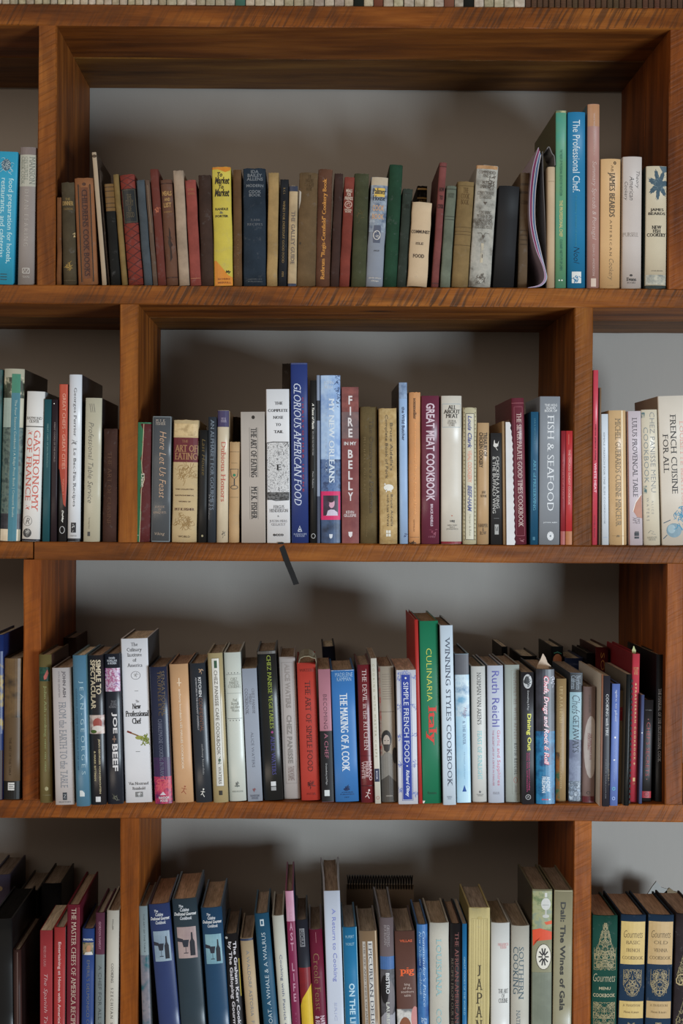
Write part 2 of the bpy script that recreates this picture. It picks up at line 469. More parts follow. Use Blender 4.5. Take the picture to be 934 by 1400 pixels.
# ---------------------------------------------------------------- books
TV = [-1, -0.985, -0.95, -0.9, -0.6, -0.3, 0, 0.3, 0.6, 0.9, 0.95, 0.985, 1]
TS = [(t + 1) / 2 for t in TV]
def surf(x, w, bulge, rc):
    t = min(1, abs(2 * x / w)); y = bulge * t * t
    e = 2 * rc / w
    if t > 1 - e: q = (t - (1 - e)) / e; y += rc * (1 - math.sqrt(max(0, 1 - q * q)))
    return y
def facet_y(x, w, bulge, rc):
    """height of the faceted spine surface under x"""
    t = max(-1, min(1, 2 * x / w))
    for a, b in zip(TV, TV[1:]):
        if a <= t <= b:
            ya, yb = surf(a * w / 2, w, bulge, rc), surf(b * w / 2, w, bulge, rc)
            return ya + (yb - ya) * (t - a) / (b - a)
    return 0
def clip_strips(V, F, w):
    """cut flat faces along the facets of the spine so that print follows its curve"""
    cuts = [t * w / 2 for t in TV[1:-1]]
    V = list(V); out = []; src = []
    def cut(poly, x, keep_left):
        r = []
        for i in range(len(poly)):
            a, b = poly[i], poly[(i + 1) % len(poly)]
            ia = (a[0] <= x) if keep_left else (a[0] >= x); ib = (b[0] <= x) if keep_left else (b[0] >= x)
            if ia: r.append(a)
            if ia != ib:
                k = (x - a[0]) / (b[0] - a[0]); r.append((x, a[1] + (b[1] - a[1]) * k))
        return r
    for fi, f in enumerate(F):
        xs = [V[i][0] for i in f]; lo, hi = min(xs), max(xs)
        cc = [c for c in cuts if lo + 1e-6 < c < hi - 1e-6]
        if not cc: out.append(f); src.append(fi); continue
        poly = [V[i] for i in f]
        for c in cc + [None]:
            part = cut(poly, c, True) if c is not None else poly
            if c is not None: poly = cut(poly, c, False)
            if len(part) >= 3:
                q = len(V); V += part; out.append(tuple(range(q, q + len(part)))); src.append(fi)
    return V, out, src
def islands(n, F):
    """number of the loose island each face belongs to, in order"""
    par = list(range(n))
    def find(a):
        while par[a] != a: par[a] = par[par[a]]; a = par[a]
        return a
    for f in F:
        r = find(f[0])
        for i in f[1:]: par[find(i)] = r
    seen = {}; return [seen.setdefault(find(f[0]), len(seen)) for f in F]
SHELF = {}          # row -> (shelf top z)
ROWG = {1: 1.15, 2: 1.2, 3: 1.1, 4: 1.08}
PLACED = {}
YB = {1: 388, 2: 742, 3: 1099, 4: 1400}
GAIN = 1.0
def book_parts(root, w, h, dep, col, o, prints, seed):
    kind = o.get('kind', 'jacket'); hard = o.get('hard', True)
    rb = o.get('rb', 0.0035 if hard and w > 0.018 else 0.0012); rc = min(0.0018 if hard else 0.0008, w * 0.2)
    if not hard and 'rb' not in o: rb = 0.0006
    th = 0.0028 if hard else 0.0007
    if w < 0.011: th = min(th, w * 0.16)
    jit = 0.0005 if kind in ('cloth', 'worn') else 0.00015
    wob = 0.00022
    xs = [t * w / 2 for t in TV]
    outer = [(x, surf(x, w, rb, rc)) for x in xs]
    wi = w - 2 * th
    ys = rb + rc
    flare = o.get('flare', 0.0)
    prof = [(-w / 2 - flare, dep)] + [(-w / 2, dep * 0.4)] + outer + [(w / 2, dep * 0.4), (w / 2 + flare, dep)]
    inner = [(w / 2 - th + flare, dep), (w / 2 - th, dep * 0.4), (w / 2 - th, ys + th * 0.6)]
    inner += [(t * wi / 2, surf(t * w / 2, w, rb, 0) + th) for t in (0.6, 0, -0.6)]
    inner += [(-w / 2 + th, ys + th * 0.6), (-w / 2 + th, dep * 0.4), (-w / 2 + th - flare, dep)]
    pr = prof + inner; n = len(pr); no = len(prof)
    nz = 8 if jit > 0.0003 else 3
    V, F = grid_prism(pr, 0, h, nz, 0, seed, cap=False)
    rnd = random.Random(seed)
    if jit > 0.0003:
        for k in range(nz + 1):
            a = rnd.gauss(0, wob)
            for i in range(n): x, y, z = V[k * n + i]; V[k * n + i] = (x + a, y, z)
        for i in range(3, no - 2):
            x, y, z = V[nz * n + i]; V[nz * n + i] = (x, y, z + rnd.uniform(-0.0009, 0.0004))
    # caps: strip of quads between outer and inner walls
    def strip(base, flip):
        a = [base + i for i in range(no)]; b = [base + n - 1 - i for i in range(n - no)]
        i = j = 0; na, nb = len(a), len(b)
        while i < na - 1 or j < nb - 1:
            if j >= nb - 1 or (i < na - 1 and (i + 1) / (na - 1) <= (j + 1) / (nb - 1)): f = (a[i], a[i + 1], b[j]); i += 1
            else: f = (a[i], b[j + 1], b[j]); j += 1
            F.append(f if not flip else f[::-1])
    nside = len(F); strip(0, False); strip(nz * n, True)
    side = o.get('side', col)
    m0 = mat_cover(col, kind, o.get('mot'), o.get('img')); m1 = mat_cover(side, kind, o.get('mot')) if side != col else mat_cover(side, kind, o.get('mot'))
    midx = []
    for fi, f in enumerate(F):
        if fi < nside:
            i = fi % n; midx.append(1 if (i < 2 or i >= no - 3) else 0)
        else: midx.append(0)
    cov = mesh_obj('cover', V, F, [m0, m1], root, midx)
    me = cov.data
    for p in me.polygons:
        if p.index < nside and 4 <= (p.index % n) <= no - 5: p.use_smooth = True
    # page block
    hp0, hp1 = (0.003, h - 0.0032) if hard else (0.0004, h - 0.0004)
    if o.get('tall_pages'): hp1 = h - 0.001
    gap = 0.0001; px = w / 2 - th - gap
    if px > 0.0008:
        yf = ys + th * 0.7 + 0.0002
        for t in (0.6, 0): yf = max(yf, surf(t * w / 2, w, rb, 0) + th + 0.0003)
        dd = dep - (0.004 if hard else 0.0006)
        fore = 0.003 if hard else 0
        pp = [(px, yf), (px, dd), (px * 0.5, dd - fore), (-px * 0.5, dd - fore), (-px, dd), (-px, yf)]
        pv, pf = grid_prism(pp, hp0, hp1, 1)
        mesh_obj('page_block', pv, pf, mat_pages(o.get('page', (205, 192, 168))), root)
    # printed panels, emblems, lettering
    em = []
    for qi, s in enumerate(prints):
        if s[0] == 'T':
            _, txt, st, mode, u0, u1, v0, v1, c = s
            v2, f2 = text_uv(txt, st, mode, u0, u1, v0, v1, w, h); m = mat_print(c); eps = 0.00028 + 0.00002 * qi
        elif s[0] == 'P':
            v2, f2 = shape_uv(('R',) + s[1:5], w, h); m = mat_picture(s[5], s[6]); eps = 0.00008 + 0.00002 * qi
        else:
            v2, f2 = shape_uv(s, w, h); m = mat_print(s[-1])
            eps = (0.00008 if s[0] == 'R' else 0.00012) + 0.00002 * qi
        v2 = [(max(-w / 2, min(w / 2, x)), max(0.0004, min(h - 0.0004, z))) for x, z in v2]
        isl = islands(len(v2), f2); v2, f2, src = clip_strips(v2, f2, w)
        lift_ = [0.0] * len(v2)
        if kind in ('cloth', 'worn'): eps += 0.00016
        if s[0] in 'TKQL':
            for f, q in zip(f2, src):
                for i in f: lift_[i] = (isl[q] % 11) * 0.00002
        v3 = [(x, facet_y(x, w, rb, rc) - eps - lf_, z) for (x, z), lf_ in zip(v2, lift_)]
        if s[0] in 'TPR': mesh_obj('lettering' if s[0] == 'T' else 'printed_panel', v3, f2, [m], root)
        else:
            em.append((min(q[2] for q in v3), max(q[2] for q in v3), v3, f2, m))
    # printed marks that touch or sit close together are one emblem; far-apart ones are emblems of their own
    em.sort(key=lambda e: e[0]); clus = []
    for e in em:
        if clus and e[0] < clus[-1][0] + 0.012: clus[-1][1].append(e); clus[-1][0] = max(clus[-1][0], e[1])
        else: clus.append([e[1], [e]])
    for _, es in clus:
        V_, F_, M_, ms = [], [], [], []
        for e in es:
            n0 = len(V_); V_ += e[2]
            if e[4] not in ms: ms.append(e[4])
            F_ += [tuple(i + n0 for i in f) for f in e[3]]; M_ += [ms.index(e[4])] * len(e[3])
        mesh_obj('emblem', V_, F_, ms, root, M_)
    return cov
NB = 0
def cover_panel(root, w, hx, dep, y0, y1, z0, z1, col, side=-1):
    x = side * (w / 2 + 0.0003); q = -side * 0.0004
    V = [(x, y0, z0), (x, y1, z0), (x, y1, z1), (x, y0, z1), (x + q, y0, z0), (x + q, y1, z0), (x + q, y1, z1), (x + q, y0, z1)]
    return mesh_obj('cover_panel', V, [(0, 1, 2, 3), (4, 7, 6, 5), (0, 3, 7, 4), (1, 5, 6, 2), (3, 2, 6, 7), (0, 4, 5, 1)], mat_print(col), root)
def bk(row, bl, br, tl, tr, top, col, label, prints=(), **o):
    """a book: pixel x of the spine's left/right at the bottom and at the top, pixel y of its top"""
    global NB, GAIN
    NB += 1; GAIN = ROWG[row] * o.get('gain', 1.0)
    zs = SHELF[row]; r = o.get('r')
    yb = o.get('b')
    if r is None:
        if yb and row == 3:
            # depth at which the shelf surface shows at pixel row yb
            zz = P((bl + br) / 2, yb, 0)[1] - EYE; r = D0 * ((zs - EYE) / zz - 1)
        else: r = 0.004
    yb0 = o.get('yb', YB[row])
    xb, zb = P((bl + br) / 2, yb0, r); xt, zt = P((tl + tr) / 2, top, r)
    k = (xt - xb) / (zt - zb)
    x0 = xb + (zs - zb) * k if abs(zb - zs) > 1e-6 else xb
    if row != 4: x0 = xb
    if row == 1 or row == 2 or row == 3: zb = zs; k = (xt - xb) / (zt - zs)
    ww = ((br - bl) + (tr - tl)) / 2 * (D0 + r) / FPX * 0.975
    ang = math.atan(k); h = (zt - zs) / math.cos(ang)
    lift = abs(math.sin(ang)) * ww / 2 + 0.0003
    h -= lift
    # stand beside the neighbours instead of inside them
    dep = o.get('dep', {1: .15, 2: .185, 3: .168, 4: .145}[row])
    for (c0, k2, w2, h2, ra, rb2) in PLACED.get(row, []):
        if r > rb2 - .002 or r + dep < ra + .002: continue
        hc = min(h, h2) * .98
        right = c0 < x0
        gaps = [(abs((x0 + k * q) - (c0 + k2 * q)) - (ww + w2) / 2) for q in (0, hc)]
        ov = -min(gaps)
        if 0 < ov < .45 * ww: ww -= ov + .0001; x0 += (ov + .0001) / 2 * (1 if right else -1)
    PLACED.setdefault(row, []).append((x0, k, ww, h, r, r + dep))
    root = empty(o.get('name', 'book'), (x0, r, zs + lift), (0, ang, 0), label, o.get('cat', 'book'),
                 o.get('group', GROUPS[row]))
    if o.get('yaw'): root.rotation_euler = (0, ang, o['yaw'])
    book_parts(root, ww, h, o.get('dep', {1: .15, 2: .185, 3: .168, 4: .145}[row]), col, o, prints, NB * 7 + 3)
    return root, ww, h
GROUPS = {1: 'books standing on the first visible shelf', 2: 'books standing on the second visible shelf',
          3: 'books standing on the third visible shelf', 4: 'books standing on the lowest visible shelf'}
T = lambda *a: ('T',) + a

# ---------------------------------------------------------------- wall and bookcase
DEPTH = 0.355
TH = 0.0305
def zat(px, py): return P(px, py)[1]
Z = {0: zat(467, 8), 1: zat(467, 392), 2: zat(467, 743.5), 3: zat(467, 1097), 4: zat(467, 1452)}
THK = {0: 0.0350, 1: 0.0310, 2: 0.0292, 3: 0.0285, 4: 0.030}
SHELF.update({1: Z[1], 2: Z[2], 3: Z[3], 4: Z[4]})
X0, X1 = -1.02, 1.10
wall = mesh_obj('wall_back', [(-3, DEPTH + .012, -.2), (3.2, DEPTH + .012, -.2), (3.2, DEPTH + .012, 3.2), (-3, DEPTH + .012, 3.2),
                              (-3, DEPTH + .1, -.2), (3.2, DEPTH + .1, -.2), (3.2, DEPTH + .1, 3.2), (-3, DEPTH + .1, 3.2)],
                [(0, 1, 2, 3), (4, 7, 6, 5), (0, 4, 5, 1), (3, 2, 6, 7), (0, 3, 7, 4), (1, 5, 6, 2)], mat_wall())
wall['kind'] = 'structure'; wall['label'] = 'warm grey painted wall behind the open wooden bookcase'
case = empty('bookcase', (0, 0, 0), (0, 0, 0), 'large open bookcase of thick orange-brown reclaimed timber boards with staggered uprights', 'bookcase')
SEAM = 0.169
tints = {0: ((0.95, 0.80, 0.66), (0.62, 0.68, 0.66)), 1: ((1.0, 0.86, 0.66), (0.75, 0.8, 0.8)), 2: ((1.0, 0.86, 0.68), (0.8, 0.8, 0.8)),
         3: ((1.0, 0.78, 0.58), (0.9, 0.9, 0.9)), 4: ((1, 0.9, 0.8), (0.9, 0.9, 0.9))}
jx = P(46, 745)[0]
for i, z in Z.items():
    spans = [(X0, X1)]
    if i == 2: spans = [(X0, jx - 0.0012), (jx + 0.0012, X1)]
    for q, (a, b) in enumerate(spans):
        dz = 0.0015 if q == 0 and len(spans) > 1 else 0
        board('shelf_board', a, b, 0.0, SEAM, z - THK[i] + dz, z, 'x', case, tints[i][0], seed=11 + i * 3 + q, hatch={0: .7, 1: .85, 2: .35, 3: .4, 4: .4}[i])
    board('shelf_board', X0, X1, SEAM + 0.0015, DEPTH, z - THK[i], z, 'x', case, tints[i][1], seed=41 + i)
def uprights(row, ztop, zbot, cols):
    for j, (pl, pr, pym, tint) in enumerate(cols):
        xa, xb = P(pl, pym)[0], P(pr, pym)[0]
        board('upright', xa, xb, 0.002, SEAM, zbot, ztop, 'z', case, tint, seed=70 + row * 10 + j)
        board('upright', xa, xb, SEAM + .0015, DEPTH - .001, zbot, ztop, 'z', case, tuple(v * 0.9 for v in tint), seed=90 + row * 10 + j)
W1 = (1.05, 0.92, 0.80)
uprights(1, Z[0] - THK[0], Z[1], [(-812, -786, 210, W1), (51, 76.5, 210, (1.0, 0.86, 0.75)), (915, 941, 210, (0.95, 0.72, 0.6))])
uprights(2, Z[1] - THK[1], Z[2], [(-458, -431, 580, W1), (162.5, 188, 580, (0.95, 0.80, 0.60)), (784.5, 810.5, 580, (0.92, 0.82, 0.58)), (1405, 1431, 580, W1)])
uprights(3, Z[2] - THK[2], Z[3], [(-832, -806, 930, W1), (31, 55, 930, (0.98, 0.70, 0.52)), (911, 935, 930, (1.1, 0.84, 0.62))])
uprights(4, Z[3] - THK[3], Z[4], [(-456, -430, 1260, W1), (164, 189, 1260, (1.15, 0.9, 0.6)), (784, 809, 1260, (1.1, 0.82, 0.58)), (1406, 1432, 1260, W1)])
# end boards of the bookcase, down to the floor, with the closed plinth below the frame
board('side_board', X0 - 0.031, X0 - 0.0005, 0, DEPTH, Z[4] - 0.65, Z[0] + 0.45, 'z', case, W1, seed=201)
board('side_board', X1 + 0.0005, X1 + 0.031, 0, DEPTH, Z[4] - 0.65, Z[0] + 0.45, 'z', case, W1, seed=202)

# ================================================================ first visible shelf
GOLD = (176, 140, 80); DK = (38, 34, 30); WH = (222, 220, 212)
bk(1, -22, 18, -16, 25, 207, (20, 152, 188), 'bright cyan jacketed book at the left frame edge with white lettering', [
  T('food preparation for hotels,\nrestaurants, and cafeterias', 'a', 'D', .42, .90, .20, .84, (190, 225, 232)),
  ('E', .62, .10, .16, .045, (60, 90, 110)), ('K', .62, .11, .2, .07, 3, 26, .5, (200, 215, 215)),
  ('R', .55, .78, .92, .925, DK), ('R', .55, .78, .94, .945, DK), ('R', .55, .78, .96, .965, DK)], rb=.001, dep=.2)
bk(1, 23, 46.5, 27, 49.5, 201, (142, 134, 130), 'grey book with pale title band and tiny white capitals, left of the first upright', [
  ('R', 0, 1, 0, .055, (120, 108, 106)), ('R', 0, 1, .055, .285, (172, 172, 160)),
  T('MANSION', 's', 'D', .62, .94, .07, .27, (118, 122, 116)),
  T('ON TURTLE\nCREEK COOK', 's', 'D', .12, .52, .07, .27, (130, 138, 128)),
  T('DEAN FEARING', 's+', 'D', .34, .60, .31, .72, (172, 166, 160)), ('F', .3, .72, .88, .915, .7, (210, 208, 200)), ('L', [(.35, .91), (.45, .885), (.55, .91), (.66, .885)], .8, (210, 208, 200)),
  T('TEXAS', 's', 'H', .28, .74, .935, .95, (180, 176, 170))], kind='jacket')
bk(1, 77.5, 83.5, 77.5, 83.5, 270, (108, 66, 32), 'very thin short brown book against the first upright', kind='cloth', hard=False)
bk(1, 84.5, 105, 82.5, 100.5, 249, (72, 62, 44), 'dark olive cloth book with gilt monogram near its foot', [
  T('THE', 's', 'H', .3, .7, .155, .175, (150, 125, 75)), T('DINNER', 'S', 'H', .1, .92, .185, .225, (160, 132, 80)),
  T('CALENDAR', 's', 'H', .15, .88, .25, .27, (140, 115, 70)),
  ('K', .5, .82, .34, .05, 8, 22, .9, (158, 128, 66)), ('K', .98, .5, .1, .03, 4, 9, 1.6, (190, 165, 120)), ('L', [(.05, .955), (.95, .955)], .5, (95, 82, 58))], kind='cloth')
bk(1, 106.5, 134, 101, 128, 243, (134, 84, 46), 'tan brown book with a dark ornamental title strip framed by black rules', [
  ('R', .16, .22, .06, .97, DK), ('R', .77, .82, .06, .97, DK), ('R', .32, .68, .09, .94, (98, 56, 34)),
  T('CHILDRENS COOK BOOKS', 'S', 'D', .36, .64, .11, .92, (52, 26, 22)), ('E', .5, .06, .1, .015, (70, 40, 28)),
  ('L', [(.27, .07), (.27, .97)], .5, (80, 48, 30)), ('L', [(.73, .07), (.73, .97)], .5, (80, 48, 30))], kind='worn')
bk(1, 139.5, 146, 125.5, 131.5, 208, (168, 148, 122), 'thin leaning pamphlet with a pale worn spine and dark brown covers', [
  ('E', .5, .03, .5, .012, (70, 55, 40))], kind='worn', side=(62, 48, 36), hard=False, dep=.17)
bk(1, 146, 150.5, 132, 137.5, 232, (66, 52, 40), 'thin dark brown leaning volume right of the pale pamphlet', kind='worn', hard=False, r=.012)
bk(1, 151, 165, 142.5, 155, 251, (24, 24, 22), 'black book with a ribbed gold block at its head', [
  ('R', 0, 1, 0, .27, (104, 76, 38)), *[('R', 0, 1, a, a + .008, (56, 40, 22)) for a in (.03, .07, .13, .19, .23)]], kind='cloth')
bk(1, 166, 174, 153, 162, 238, (122, 98, 52), 'narrow mustard olive cloth book leaning left', kind='cloth')
plaid = []
for i in range(13):
    a = -.03 + i * .08
    plaid += [('L', [(0, max(0, a)), (1, min(1, a + .09))], 1.1, (58, 24, 28)), ('L', [(1, max(0, a)), (0, min(1, a + .09))], 1.1, (60, 26, 28))]
bk(1, 176, 196, 162.5, 184, 238.5, (118, 42, 30), 'red tartan book with a black label', plaid + [
  ('R', 0.06, 1, .13, .44, (30, 34, 36)), ('F', .12, .94, .14, .43, .5, (96, 84, 62)),
  T('THE\nSTORY\nOF\nFOOD', 's', 'H', .25, .8, .18, .39, (96, 84, 62))], kind='worn')
bk(1, 197, 209, 186, 197, 246, (66, 74, 80), 'slate blue plain narrow book right of the tartan one', kind='cloth')
bk(1, 209.5, 215.5, 198, 204.5, 246, (88, 68, 54), 'thin dull brown book beside the slate blue one', [('L', [(.5, .05), (.5, .5)], .8, (128, 106, 84))], kind='worn', hard=False)
bk(1, 216.5, 227, 204, 216.5, 231, (98, 44, 34), 'maroon brown book with a bright rubbed patch on the upper spine', [('K', .6, .34, .3, .03, 4, 14, 1.2, (168, 96, 70))], kind='worn')
bk(1, 228, 243.5, 218, 235.5, 245, (98, 64, 46), 'brown book with gold stacked title and a dark figure stamped below', [
  T('MEALS', 'b', 'H', .12, .9, .11, .155, (168, 132, 82)), T('AND', 'b', 'H', .25, .75, .175, .205, (168, 132, 82)), T('LIST', 'b', 'H', .18, .82, .22, .265, (168, 132, 82)),
  T('SHERRY', 'b', 'H', .15, .85, .30, .315, (140, 105, 66)), ('R', 0, 1, .035, .045, (60, 36, 28)), ('R', 0, 1, .92, .93, (60, 36, 28)),
  ('G', [(.5, .45), (.62, .5), (.6, .58), (.75, .62), (.6, .64), (.66, .74), (.45, .78), (.5, .66), (.36, .6), (.48, .54)], (44, 30, 26)), ('K', .5, .58, .3, .09, 5, 10, .8, (50, 34, 28))], kind='worn')
bk(1, 245, 259, 236, 251, 233, (158, 136, 114), 'pale beige plain book among brown ones, left part of first shelf', kind='cloth')
bk(1, 260.5, 275, 252.5, 268, 246, (142, 66, 56), 'faded rose red book with small gold bands, left of the yellow book', [
  T('COOKING', 's', 'H', .2, .85, .08, .10, (176, 118, 84)), T('SCHOOL', 's', 'H', .2, .85, .12, .14, (176, 118, 84)), ('L', [(.05, .93), (.95, .93)], .6, (180, 120, 86))], kind='cloth')
bk(1, 276, 291, 268.5, 290, 239, (60, 42, 34), 'dark chocolate brown plain book just left of the yellow book', kind='cloth')
bk(1, 293, 319, 289, 316, 228, (208, 188, 52), 'bright yellow book with black script title and orange torn corners', [
  ('G', [(0, 0), (1, 0), (.95, .03), (.7, .045), (.3, .02), (0, .02)], (205, 130, 40)),
  ('G', [(.02, .79), (.12, .785), (.5, .86), (.75, .91), (.98, .93), (.98, 1), (.02, 1)], (214, 136, 48)),
  T('To', 'bi', 'H', .28, .55, .045, .085, (36, 30, 24)),
  T('Market', 'bi', 'H', .14, .92, .085, .145, (36, 30, 24)), T('To', 'bi', 'H', .34, .6, .15, .185, (36, 30, 24)), T('Market', 'bi', 'H', .12, .90, .185, .25, (36, 30, 24)),
  T('RANDLE', 'b', 'H', .14, .82, .345, .365, (50, 44, 34)), T('&', 'b', 'H', .36, .56, .375, .395, (110, 110, 90)), T('PORTER', 'b', 'H', .14, .82, .405, .425, (50, 44, 34)),
  T('My', 'bi', 'H', .62, .9, .87, .90, (50, 44, 34)), T('BOBBS', 'b', 'H', .2, .85, .935, .95, (150, 84, 36)), T('MERRILL', 'b', 'H', .2, .9, .965, .98, (150, 84, 36))], kind='worn', mot=.12, gain=.85)
bk(1, 320, 331, 318, 330, 232, (92, 64, 36), 'narrow brown cloth book between the yellow and the dark blue book', [T('COOK BOOK', 's', 'D', .4, .65, .6, .92, (116, 84, 50))], kind='cloth')
bk(1, 333, 363.5, 331.5, 364, 230, (34, 46, 58), 'thick dark navy cloth book with faded grey capitals', [
  T('IDA\nBAILEY\nALLENS', 'b', 'H', .16, .88, .015, .105, (104, 110, 116)), T('MODERN', 'b', 'H', .14, .9, .135, .16, (104, 110, 116)), T('COOK\nBOOK', 'b', 'H', .25, .80, .185, .24, (104, 110, 116)),
  T('2,500', 's', 'H', .32, .74, .43, .45, (100, 104, 110)), T('RECIPES', 's', 'H', .17, .86, .465, .485, (100, 104, 110)), T('GARDEN CITY', 's', 'H', .2, .84, .935, .945, (92, 96, 100)), T('PUBLISHING', 's', 'H', .2, .84, .955, .965, (92, 96, 100))], kind='cloth')
bk(1, 365, 379, 366.5, 382, 236, (156, 126, 76), 'light tan cloth book right of the dark navy one', kind='cloth')
bk(1, 380.5, 392, 383, 395, 245, (30, 32, 36), 'narrow black book with tiny gold lettering running down', [
  T('R. C. L', 's', 'D', .4, .62, .08, .14, (150, 124, 80)), T('WINES FOR EVERYDAY GOOD FOOD', 's', 'D', .38, .64, .20, .78, (140, 116, 74)), T('PEN', 's', 'D', .4, .62, .86, .91, (150, 124, 80))], kind='cloth')
bk(1, 393, 405.5, 395.5, 407.5, 254, (178, 154, 116), 'narrow cream book with navy head and tail bands', [
  ('R', 0, 1, 0, .055, (48, 54, 72)), ('R', 0, 1, .97, 1, (48, 54, 72)), T('THE GALLEY GUIDE', 's', 'D', .32, .72, .25, .78, (84, 78, 84))], kind='cloth')
bk(1, 406.5, 431, 408.5, 436, 236, (98, 76, 48), 'broad drab brown book with a white slip poking out at its left', [
  T('THE\nENGLISH\nCOOKERY\nBOOK', 's', 'H', .3, .8, .02, .16, (78, 60, 36)), ('G', [(0, .15), (.12, .17), (.1, .25), (.02, .32), (0, .34)], (180, 176, 168)),
  ('E', .12, .62, .05, .012, (52, 40, 26))], kind='cloth')
bk(1, 432, 450.5, 434.5, 456, 231, (92, 58, 40), 'brown book with gold blackletter title running up', [
  T('Rathrum "Regis-Cornfield" Cookery Book', 'S', 'U', .32, .68, .08, .94, (190, 132, 64))], kind='cloth')
bk(1, 452, 463, 457.5, 470.5, 237, (58, 38, 32), 'plain dark brown book right of the one titled in gold', kind='cloth')
bk(1, 464.5, 477, 470.5, 486, 242, (118, 50, 38), 'rust red book with white stacked title and round emblem', [
  T('MEALS\nFOR\nFRIENDS', 'b', 'H', .12, .92, .11, .21, (196, 176, 160)), ('O', .5, .25, .34, .03, 1.2, (190, 160, 146)), ('K', .5, .25, .3, .025, 6, 12, .8, (180, 150, 136)), T('ORIGINAL\nRECIPES', 'b', 'H', .12, .9, .29, .325, (190, 166, 150))], kind='cloth')
bk(1, 479.5, 499.5, 483, 506, 237, (64, 66, 42), 'moss green cloth book left of the silver blue one', [('K', .45, .37, .35, .05, 6, 12, .8, (84, 74, 40))], kind='cloth')
bk(1, 500, 523, 507, 532, 242, (128, 134, 146), 'silver blue jacket with yellow panel and crest on the first shelf', [
  ('R', 0, 1, 0, .075, (176, 162, 140)), ('P', 0, 1, .075, .50, ((84, 98, 120), (150, 160, 170)), 90), ('R', .22, .84, .10, .18, (204, 172, 84)),
  T('Palmer', 'S', 'H', .1, .92, .105, .155, (44, 50, 60)), T('House', 'S', 'H', .14, .88, .17, .215, (44, 50, 60)), T('COOK', 'b', 'H', .16, .86, .255, .31, (186, 150, 120)), T('BOOK', 'b', 'H', .16, .86, .335, .385, (186, 150, 120)),
  ('G', [(.3, .44), (.7, .44), (.74, .52), (.7, .6), (.3, .6), (.26, .52)], (82, 88, 104)), ('O', .5, .53, .2, .04, 1.4, (190, 186, 180)), ('K', .5, .53, .14, .03, 3, 8, .8, (190, 186, 180)),
  T('AMINOFF', 'a', 'H', .36, .7, .665, .68, (70, 70, 74)), T('JOHN WILLY', 'b', 'H', .14, .9, .915, .93, (196, 190, 184)), T('Chicago', 'bi', 'H', .3, .75, .94, .955, (196, 190, 184))], kind='worn')
bk(1, 524, 543, 533, 551, 225, (28, 62, 42), 'tall dark green cloth book in the middle of the first shelf', kind='cloth', side=(34, 42, 26))
bk(1, 542.5, 556, 551, 565, 258, (44, 52, 44), 'short dark grey green book right of the tall green one', [('L', [(0, .05), (1, .05)], .6, (30, 34, 30)), T('HOME\nCOOKERY', 's', 'H', .2, .85, .16, .2, (34, 38, 32))], kind='cloth')
bk(1, 566, 580, 571, 584.5, 254, (26, 20, 18), 'small black book with gold bands peeping above the cream one', [
  ('R', 0, 1, .02, .035, (150, 116, 60)), ('R', 0, 1, .1, .115, (150, 116, 60)), T('FRENCH', 's', 'H', .1, .9, .125, .155, (150, 116, 60)), ('R', 0, 1, .16, .175, (150, 116, 60))], r=.152, dep=.13, kind='cloth')
bk(1, 557, 584, 563.5, 592, 276, (192, 166, 132), 'short cream book with three lines of black capitals', [
  T('COMMUNIST', 'b', 'H', .04, .97, .335, .375, (66, 54, 46)), T('ISLE', 'b', 'H', .3, .68, .48, .51, (96, 82, 68)), T('FOOD', 'b', 'H', .2, .76, .62, .665, (66, 54, 46))], r=-.004, rb=.004, kind='cloth', mot=.08, side=(72, 52, 34))
bk(1, 586.5, 600, 598, 611.5, 222, (118, 62, 58), 'tall dusty rose cloth book with black stacked title', [
  ('R', 0, 1, .03, .037, (70, 36, 34)), T('HOW', 'b', 'H', .18, .88, .2, .235, (44, 28, 28)), T('TO', 'b', 'H', .3, .76, .265, .30, (44, 28, 28)), T('COOK', 'b', 'H', .1, .92, .335, .37, (44, 28, 28)), ('R', 0, 1, .965, .972, (70, 36, 34))], kind='cloth', side=(84, 52, 46))
bk(1, 602, 615.5, 610.5, 625, 254, (98, 104, 88), 'sage green cloth book with dark rules, right of the rose one', [
  ('R', 0, 1, .03, .036, DK), T('GOOD\nFOOD', 's', 'H', .2, .8, .07, .12, (60, 64, 54)), ('R', 0, 1, .3, .306, (52, 54, 46)), ('R', 0, 1, .33, .336, (52, 54, 46))], kind='cloth')
bk(1, 617, 640.5, 626.5, 649, 248, (122, 98, 58), 'tan olive cloth book left of the marbled grey one', [
  ('R', 0, 1, .04, .045, (88, 68, 36)), T('THE\nCOOK\nBOOK', 's', 'H', .25, .76, .06, .22, (92, 70, 40)), ('R', 0, 1, .43, .435, (84, 64, 36)), ('R', 0, 1, .47, .475, (84, 64, 36)), ('R', 0, 1, .5, .505, (84, 64, 36)), ('R', 0, 1, .6, .605, (84, 64, 36))], kind='cloth')
gm = (86, 78, 70)
